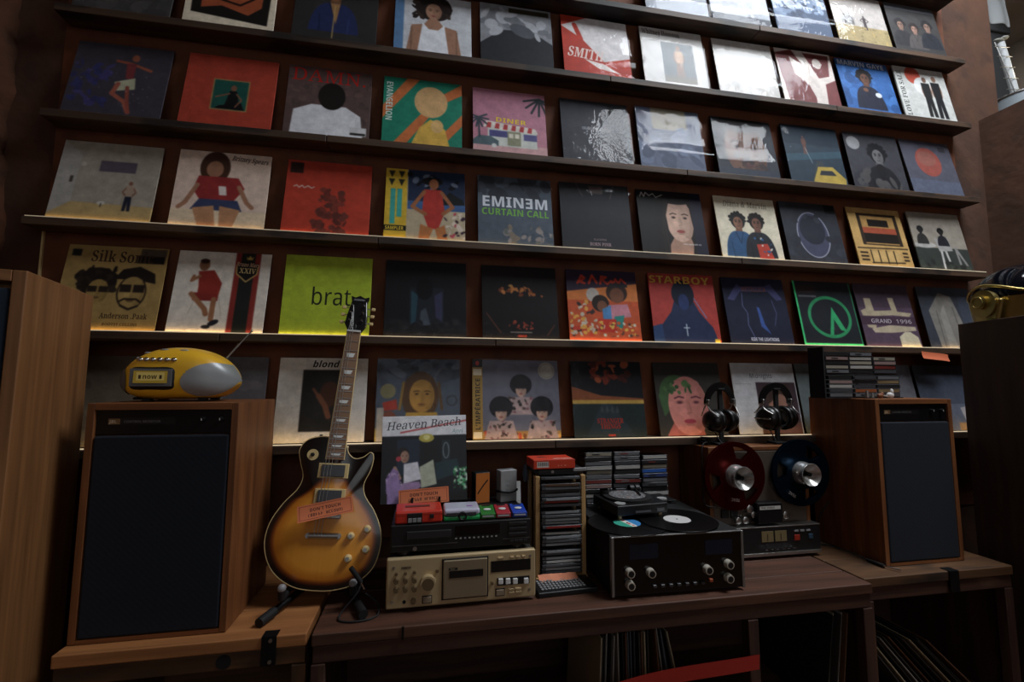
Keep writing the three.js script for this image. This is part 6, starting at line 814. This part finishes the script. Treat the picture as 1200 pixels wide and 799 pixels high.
// ---------------------------------------------------------------- reel to reel deck
const RD = { x0: 1.062, x1: 1.5, y: BY, top: 0.955, z: 0.15 };
{
  const cx = (RD.x0 + RD.x1) / 2, w = RD.x1 - RD.x0, h = RD.top - BY, o = thing('reel_deck', 'open reel tape deck with a walnut case under the two headphones', 'tape deck', [cx, BY, 0.04]);
  const zf = RD.z - 0.04, zb = -0.1 + 0.0;
  part('case', [box(w, 0.016, zf - zb - 0.004, 0, h - 0.008, (zf + zb) / 2, { r: 0.003, ax: 0 }), box(0.016, h - 0.022, zf - zb - 0.004, -w / 2 + 0.008, h / 2, (zf + zb) / 2, { r: 0.002, ax: 1 }), box(0.016, h - 0.022, zf - zb - 0.004, w / 2 - 0.008, h / 2, (zf + zb) / 2, { r: 0.002, ax: 1 }), box(w - 0.03, h - 0.03, zf - zb - 0.03, 0, h / 2, (zf + zb) / 2 - 0.01)], mWalnut, o);
  part('transport_plate', box(w - 0.034, h - 0.022 - 0.115, 0.012, 0, 0.115 + (h - 0.13) / 2, zf - 0.008, { r: 0.002 }), std({ color: 0x655a50, metalness: 0.5, roughness: 0.45 }), o, 'brushed metal front plate');
  part('control_block', box(w - 0.004, 0.105, 0.06, 0, 0.0625, zf + 0.012, { r: 0.003 }), mBlackPlastic, o); const F = zf + 0.042;
  part('trim_bar', box(w - 0.008, 0.012, 0.006, 0, 0.018, F + 0.001, { r: 0.001 }), mSteel, o); part('ledge', box(w - 0.004, 0.004, 0.062, 0, 0.1165, zf + 0.012, { r: 0.001 }), mSteel, o);
  for (const x of [0.005, 0.062]) { const m = part('level_meter', box(0.05, 0.038, 0.004, x - 0.02, 0.082, F), std({ color: 0x77684a, roughness: 0.3 }), o, 'cream faced level meter'); part('needle', box(0.0012, 0.024, 0.001, x - 0.02, 0.08, F + 0.003, { rot: [0, 0, 0] }), mBlackPlastic, m); }
  for (let i = 0; i < 3; i++) part('switch_row', box(0.018, 0.006, 0.004, 0.11 + i * 0.026, 0.097, F + 0.001), mGreyPlastic, o);
  part('record_button', box(0.024, 0.02, 0.005, 0.112, 0.072, F + 0.001, { r: 0.002 }), std({ color: 0x9a2c1c, roughness: 0.4 }), o, 'red record key'); part('key', box(0.02, 0.018, 0.005, 0.172, 0.074, F + 0.001, { r: 0.002 }), std({ color: 0x2c4458, roughness: 0.4 }), o);
  for (let i = 0; i < 6; i++) part('lever', rod([-0.03 + i * 0.024, 0.036, F], [-0.028 + i * 0.024, 0.042, F + 0.018], 0.0025), mChrome, o);
  const hc = part('head_cover', box(0.106, 0.075, 0.04, 0.005, 0.166, zf + 0.02, { r: 0.003 }), std({ color: 0x1a1a1c, metalness: 0.4, roughness: 0.35 }), o, 'black head cover'); const ht = canvasTex(160, 24, (g, a, b) => { g.fillStyle = '#c0beb8'; g.fillRect(0, 0, a, b); g.fillStyle = '#2a2a2a'; g.font = 'bold 17px sans-serif'; g.fillText('TEAC STEREO', 8, 18, 146); }); const hp = new THREE.PlaneGeometry(0.09, 0.013); hp.translate(0.005, 0.186, zf + 0.0405); part('cover_plate', hp, std({ map: ht, roughness: 0.4 }), hc);
  for (const [x, y, r] of [[-0.07, 0.18, 0.014], [-0.055, 0.16, 0.011], [0.085, 0.15, 0.013], [-0.12, 0.14, 0.012], [-0.09, 0.14, 0.012]]) part('guide_roller', lathe([[0, 0.03], [r, 0.03], [r, 0.024], [r * 0.6, 0.02], [r * 0.6, 0.006], [r, 0.002], [r, 0]], 24, 'z').translate(x, y, zf - 0.002), mSteel, o);
  for (const x of [-0.16, -0.12]) part('rocker_switch', box(0.03, 0.03, 0.008, x, 0.16, zf), mBlackPlastic, o);
}
function reel(label, u, v, color, rot) {
  const z = RD.z + 0.02, c = atZ(u, v, z), R = 0.128, o = thing('tape_reel', label, 'tape reel', [c.x, c.y, RD.z + 0.004]);
  const m = std({ color, metalness: 0.85, roughness: 0.3 });
  const s = new THREE.Shape(); s.absarc(0, 0, R, 0, Math.PI * 2);
  for (let i = 0; i < 3; i++) { const a = rot + i * Math.PI * 2 / 3, h = new THREE.Path(), w = 0.34; for (let k = 0; k <= 10; k++) { const t = a - w + 2 * w * k / 10; h[k ? 'lineTo' : 'moveTo'](Math.cos(t) * 0.108, Math.sin(t) * 0.108); } for (let k = 10; k >= 0; k--) { const t = a - w * 0.6 + 1.2 * w * k / 10; h.lineTo(Math.cos(t) * 0.066, Math.sin(t) * 0.066); } h.closePath(); s.holes.push(h); }
  for (const z0 of [0.0, 0.012]) { const g = extrude(s, 0.0012, 0.0005, 40); g.translate(0, 0, z0 + 0.006); part('flange', g, m, o); }
  part('core', cyl(0.05, 0.05, 0.012, 0, 0, 0.012, { axis: 'z', seg: 40 }), m, o);
  const hub = part('hub_adapter', [lathe([[0.011, 0.036], [0.026, 0.046], [0.041, 0.07], [0.0432, 0.067], [0.037, 0.055], [0.035, 0.046], [0.041, 0.042], [0.041, 0.031], [0.0436, 0.027], [0.0436, 0.018]], 40, 'z')], std({ color: 0xd0d0ce, metalness: 0.75, roughness: 0.25 }), o, 'flared silver hub adapter'); part('spindle', cyl(0.008, 0.01, 0.05, 0, 0, 0.035, { axis: 'z' }), mBlackMetal, hub);
  const tt = canvasTex(96, 32, (g, a, b) => { g.fillStyle = '#' + new THREE.Color(color).multiplyScalar(0.8).getHexString(); g.fillRect(0, 0, a, b); g.fillStyle = '#d8d8d8'; g.font = 'bold 27px sans-serif'; g.fillText('TEAC', 8, 26, 80); }); const tp = new THREE.PlaneGeometry(0.054, 0.018); tp.rotateZ(Math.PI - 0.12); const ta = rot - Math.PI / 3 * 1 - 0.0; tp.translate(0.0, -0.09, 0.0206); const tm = part('maker_print', tp, std({ map: tt, metalness: 0.5, roughness: 0.4 }), o); return [o, tm];
}
{
  const [a, t1] = reel('red metal tape reel on the open reel deck', 861, 557.5, 0x520d0b, 3.35); t1.position.set(-0.008, 0.002, 0);
  const [b, t2] = reel('blue metal tape reel on the open reel deck', 938.5, 553.5, 0x0a2236, 3.05); t2.rotation.z = -0.45; t2.position.set(-0.012, 0.002, 0);
}
// ---------------------------------------------------------------- headphones on the deck
function headphones(label, sl, x, y, z, turn, chunky) {
  const h = 0.215, st = thing('headphone_stand', sl, 'stand', [x, y, z]);
  part('post', box(0.018, h, 0.012, 0, h / 2 + 0.006, 0, { r: 0.002 }), mBlackMatt, st); part('base', box(0.08, 0.008, 0.07, 0, 0.004, 0, { r: 0.003 }), mBlackMatt, st); part('saddle', box(0.03, 0.008, 0.03, 0, h + 0.007, 0, { r: 0.003 }), mBlackMatt, st);
  const o = thing('headphones', label, 'headphones', [x, y + h + 0.012, z], turn), W2 = 0.082, drop = 0.13;
  const arc = (r, y0, k = 14) => Array.from({ length: k + 1 }, (_, i) => { const a = Math.PI * (i / k); return V(-r * Math.cos(a) * 1.0, y0 + r * 0.86 * Math.sin(a) - r * 0.86, 0); });
  const bandPts = arc(W2, 0.008), bs = new THREE.Shape([[-0.004, -0.015], [0.004, -0.015], [0.004, 0.015], [-0.004, 0.015]].map((p) => new THREE.Vector2(...p)));
  const bg = new THREE.ExtrudeGeometry(bs, { steps: 40, extrudePath: new THREE.CatmullRomCurve3(bandPts), bevelEnabled: false }); part('headband', bg.toNonIndexed(), mLeather, o);
  const y0 = 0.008 - W2 * 0.86;
  for (const s of [-1, 1]) {
    const lean = chunky ? 0.016 : 0.03, cx = s * (chunky ? 0.046 : 0.04), cy = y0 - (chunky ? 0.062 : 0.07), er = chunky ? 0.048 : 0.043;
    const yk = part('yoke', [tube([[s * W2, y0 + 0.004, 0], [s * (W2 + 0.004), y0 - 0.02, 0.012], [s * (cx * s + 0.028), cy + 0.02, er * 0.9]], 0.0028, 16), tube([[s * W2, y0 + 0.004, 0], [s * (W2 + 0.004), y0 - 0.02, -0.012], [s * (cx * s + 0.028), cy + 0.02, -er * 0.9]], 0.0028, 16), box(0.012, 0.022, 0.026, s * W2, y0 + 0.006, 0, { r: 0.003 })], mSteel, o, 'metal yoke');
    const cup = part('ear_cup', lathe([[0, 0.04], [er * 0.55, 0.038], [er * 0.9, 0.026], [er, 0.012], [er, 0.0], [0, 0]], 36).rotateZ(-s * Math.PI / 2).rotateZ(s * 0.1).translate(cx, cy, 0), mLeather, o, 'glossy black ear cup');
    const pad = new THREE.TorusGeometry(er * 0.8, 0.0125, 12, 32).toNonIndexed(); pad.rotateY(Math.PI / 2); pad.translate(cx - s * 0.011, cy, 0); part('ear_pad', pad, mLeather, o);
    if (chunky) part('cup_ridge', box(0.004, 0.006, er * 1.6, cx + s * 0.038, cy, 0, { r: 0.002 }), mSteel, cup);
  }
  part('cord', tube([[-0.055, y0 - 0.11, 0.01], [-0.06, y0 - 0.135, 0.03], [-0.07, -h - 0.004 + 0.006, 0.05]], 0.002, 16), mRubber, o);
}
headphones('black headphones with steel yokes behind the red reel', 'black headphone stand behind the red reel', 1.172, RD.top + 0.0005, 0.075, 0.35, false);
headphones('bulky black headphones with round cups behind the blue reel', 'black headphone stand behind the blue reel', 1.432, RD.top + 0.0005, 0.075, 0.2, true);
single('coiled_cable', 'coiled black cable at the edge of the open reel deck', 'cable', [tube([0, 1, 2, 3, 4, 5, 6, 7, 8, 9, 10, 11].map((i) => [0.022 * Math.cos(i * 1.4), 0.008 + i * 0.0018, 0.022 * Math.sin(i * 1.4)]), 0.0042, 80), tube([[0.01, 0.012, 0.02], [-0.04, 0.004, 0.05], [-0.048, -0.06, 0.055], [-0.05, -0.2, 0.06], [-0.06, -0.215, 0.09], [-0.02, -0.222, 0.1]], 0.0022, 40)], mRubber, [1.098, RD.top + 0.002, 0.07]);
{ // plug on the right bench with its cord
  const a = atY(1056, 668, BY + 0.008), b = atY(1036, 663, BY + 0.008), c = atY(1017, 656, BY + 0.006), d = atY(975, 640, BY + 0.003);
  const o = thing('audio_plug', 'black audio plug with a silver tip on the short bench', 'plug', [b.x, BY, b.z]); const l = (p) => p.clone().sub(o.position);
  part('barrel', rod(l(b), l(c), 0.006, 14), mRubber, o); part('tip', rod(l(a), l(b), 0.003, 10), mChrome, o);
  part('cord', tube([l(c), l(c).lerp(l(d), 0.4).add(V(0, 0.004, 0)), l(d).add(V(-0.01, 0.003, 0.0)), l(d).add(V(-0.035, 0.005, -0.03)), V(l(d).x - 0.05, 0.12, l(d).z - 0.0), V(l(d).x - 0.03, 0.19, l(d).z + 0.03)], 0.0028, 60), mRubber, o);
}
// paper tag under the shelf
{
  const p = atZ(1095, 418, 0.016), g = new THREE.PlaneGeometry(0.15, 0.034, 14, 4), q = g.attributes.position; for (let i = 0; i < q.count; i++) q.setZ(i, 0.01 * Math.pow(0.5 - q.getY(i) / 0.034, 2) + 0.003 * Math.sin(q.getX(i) * 40)); g.computeVertexNormals();
  const m = single('paper_tag', 'orange paper tag hanging off the second lowest shelf', 'tag', g.toNonIndexed(), std({ color: 0xd8724c, roughness: 0.75, side: THREE.DoubleSide }), [p.x, 1.331, 0.0175]); m.rotation.z = -0.09;
}
// ---------------------------------------------------------------- things seen above the half wall
{
  const y = 2.617, z = -0.3;
  single('ledge', 'brown ledge carrying the grey tub beyond the half wall', 'ledge', slab(RX + T + 0.005, 4.3, y - 0.06, y - 0.001, -0.75, 0.1), mPlaster);
  const t = thing('metal_tub', 'grey metal tub on the ledge beyond the half wall', 'tub', [3.63, y, z]);
  part('shell', lathe([[0, 0.002], [0.15, 0.002], [0.16, 0.02], [0.18, 0.34], [0.188, 0.346], [0.176, 0.342], [0.156, 0.05], [0, 0.04]], 36), std({ color: 0x8c969c, roughness: 0.5, metalness: 0.2 }), t); part('rim', new THREE.TorusGeometry(0.182, 0.006, 8, 40).rotateX(Math.PI / 2).translate(0, 0.343, 0).toNonIndexed(), mSteel, t);
  const pole = thing('slanted_pipe', 'white slanted pipe with thin wire spikes in the metal tub', 'pipe', [3.6, y + 0.05, z]);
  part('pipe', rod([0.04, 0.0, 0], [-0.12, 0.66, 0.0], 0.02, 20), std({ color: 0xc4c8ca, roughness: 0.5 }), pole);
  part('wire', tube([[-0.06, 0.2, 0.03], [-0.12, 0.45, 0.02], [-0.165, 0.66, 0.0]], 0.003, 20), mSteel, pole); for (const h of [0.34, 0.41, 0.48, 0.55, 0.61]) part('spike', rod([-0.14 - (h - 0.34) * 0.24, h, 0.02], [-0.02 - (h - 0.34) * 0.24, h + 0.012, 0.02], 0.0022, 6), mSteel, pole);
  part('top_leaf', [sph(1, -0.13, 0.675, 0, 0.035, 0.012, 0.02, 12), sph(1, -0.1, 0.69, 0.01, 0.02, 0.012, 0.02, 12)], std({ color: 0x8c8c84, roughness: 0.7 }), pole);
  const j = thing('amber_tube', 'amber glass tube standing in the metal tub', 'tube', [3.66, y + 0.047, z + 0.06]);
  part('tube', cyl(0.02, 0.022, 0.44, 0, 0.22, 0, { seg: 24 }), phy({ color: 0xd09a30, roughness: 0.25, transmission: 0.4, thickness: 0 }), j); part('cap', lathe([[0.018, 0.44], [0.03, 0.475], [0.026, 0.49], [0, 0.49]], 20), std({ color: 0x8a6a2c, roughness: 0.5 }), j);
  const lm = thing('small_lamp', 'tiny bright bulb above the amber tube', 'lamp', [3.66, y + 0.5385, z + 0.06]); part('bulb', sph(0.014, 0, 0.028, 0), std({ color: 0xffffff, emissive: new THREE.Color(1, 0.93, 0.82), emissiveIntensity: 7 }), lm); part('holder', cyl(0.008, 0.01, 0.016, 0, 0.008, 0), mBlackPlastic, lm);
  const pl = new THREE.PointLight(new THREE.Color(1, 0.85, 0.6), 0.1); pl.position.set(3.66, y + 0.5665, z + 0.06); pl.castShadow = true; pl.name = 'small_lamp_light'; scene.add(pl);
  single('fabric_panel', 'pale grey fabric hanging beyond the half wall', 'fabric', (() => { const g = new THREE.PlaneGeometry(0.26, 0.62, 30, 20), p = g.attributes.position; for (let i = 0; i < p.count; i++) p.setZ(i, 0.012 * Math.sin(p.getX(i) * 40) + 0.02 * perlin.noise(p.getX(i) * 7, p.getY(i) * 5, 2)); g.computeVertexNormals(); const b = g.clone(); b.translate(0, 0, -0.004); return [g.toNonIndexed(), b.toNonIndexed()]; })(), std({ color: 0xb0b6ba, roughness: 0.8, side: THREE.DoubleSide }), [3.8, 3.985, -0.5]);
  single('dark_column', 'dark grey column beyond the half wall', 'column', [box(0.3, CEIL - 0.004, 0.16, 0, CEIL / 2, 0, { r: 0.01 }), box(0.36, 0.12, 0.2, 0, CEIL - 0.08, 0, { r: 0.01 })], std({ color: 0x4a4d50, roughness: 0.8 }), [4.62, 0.001, -1.1]);
}
renderer.render(scene, camera);
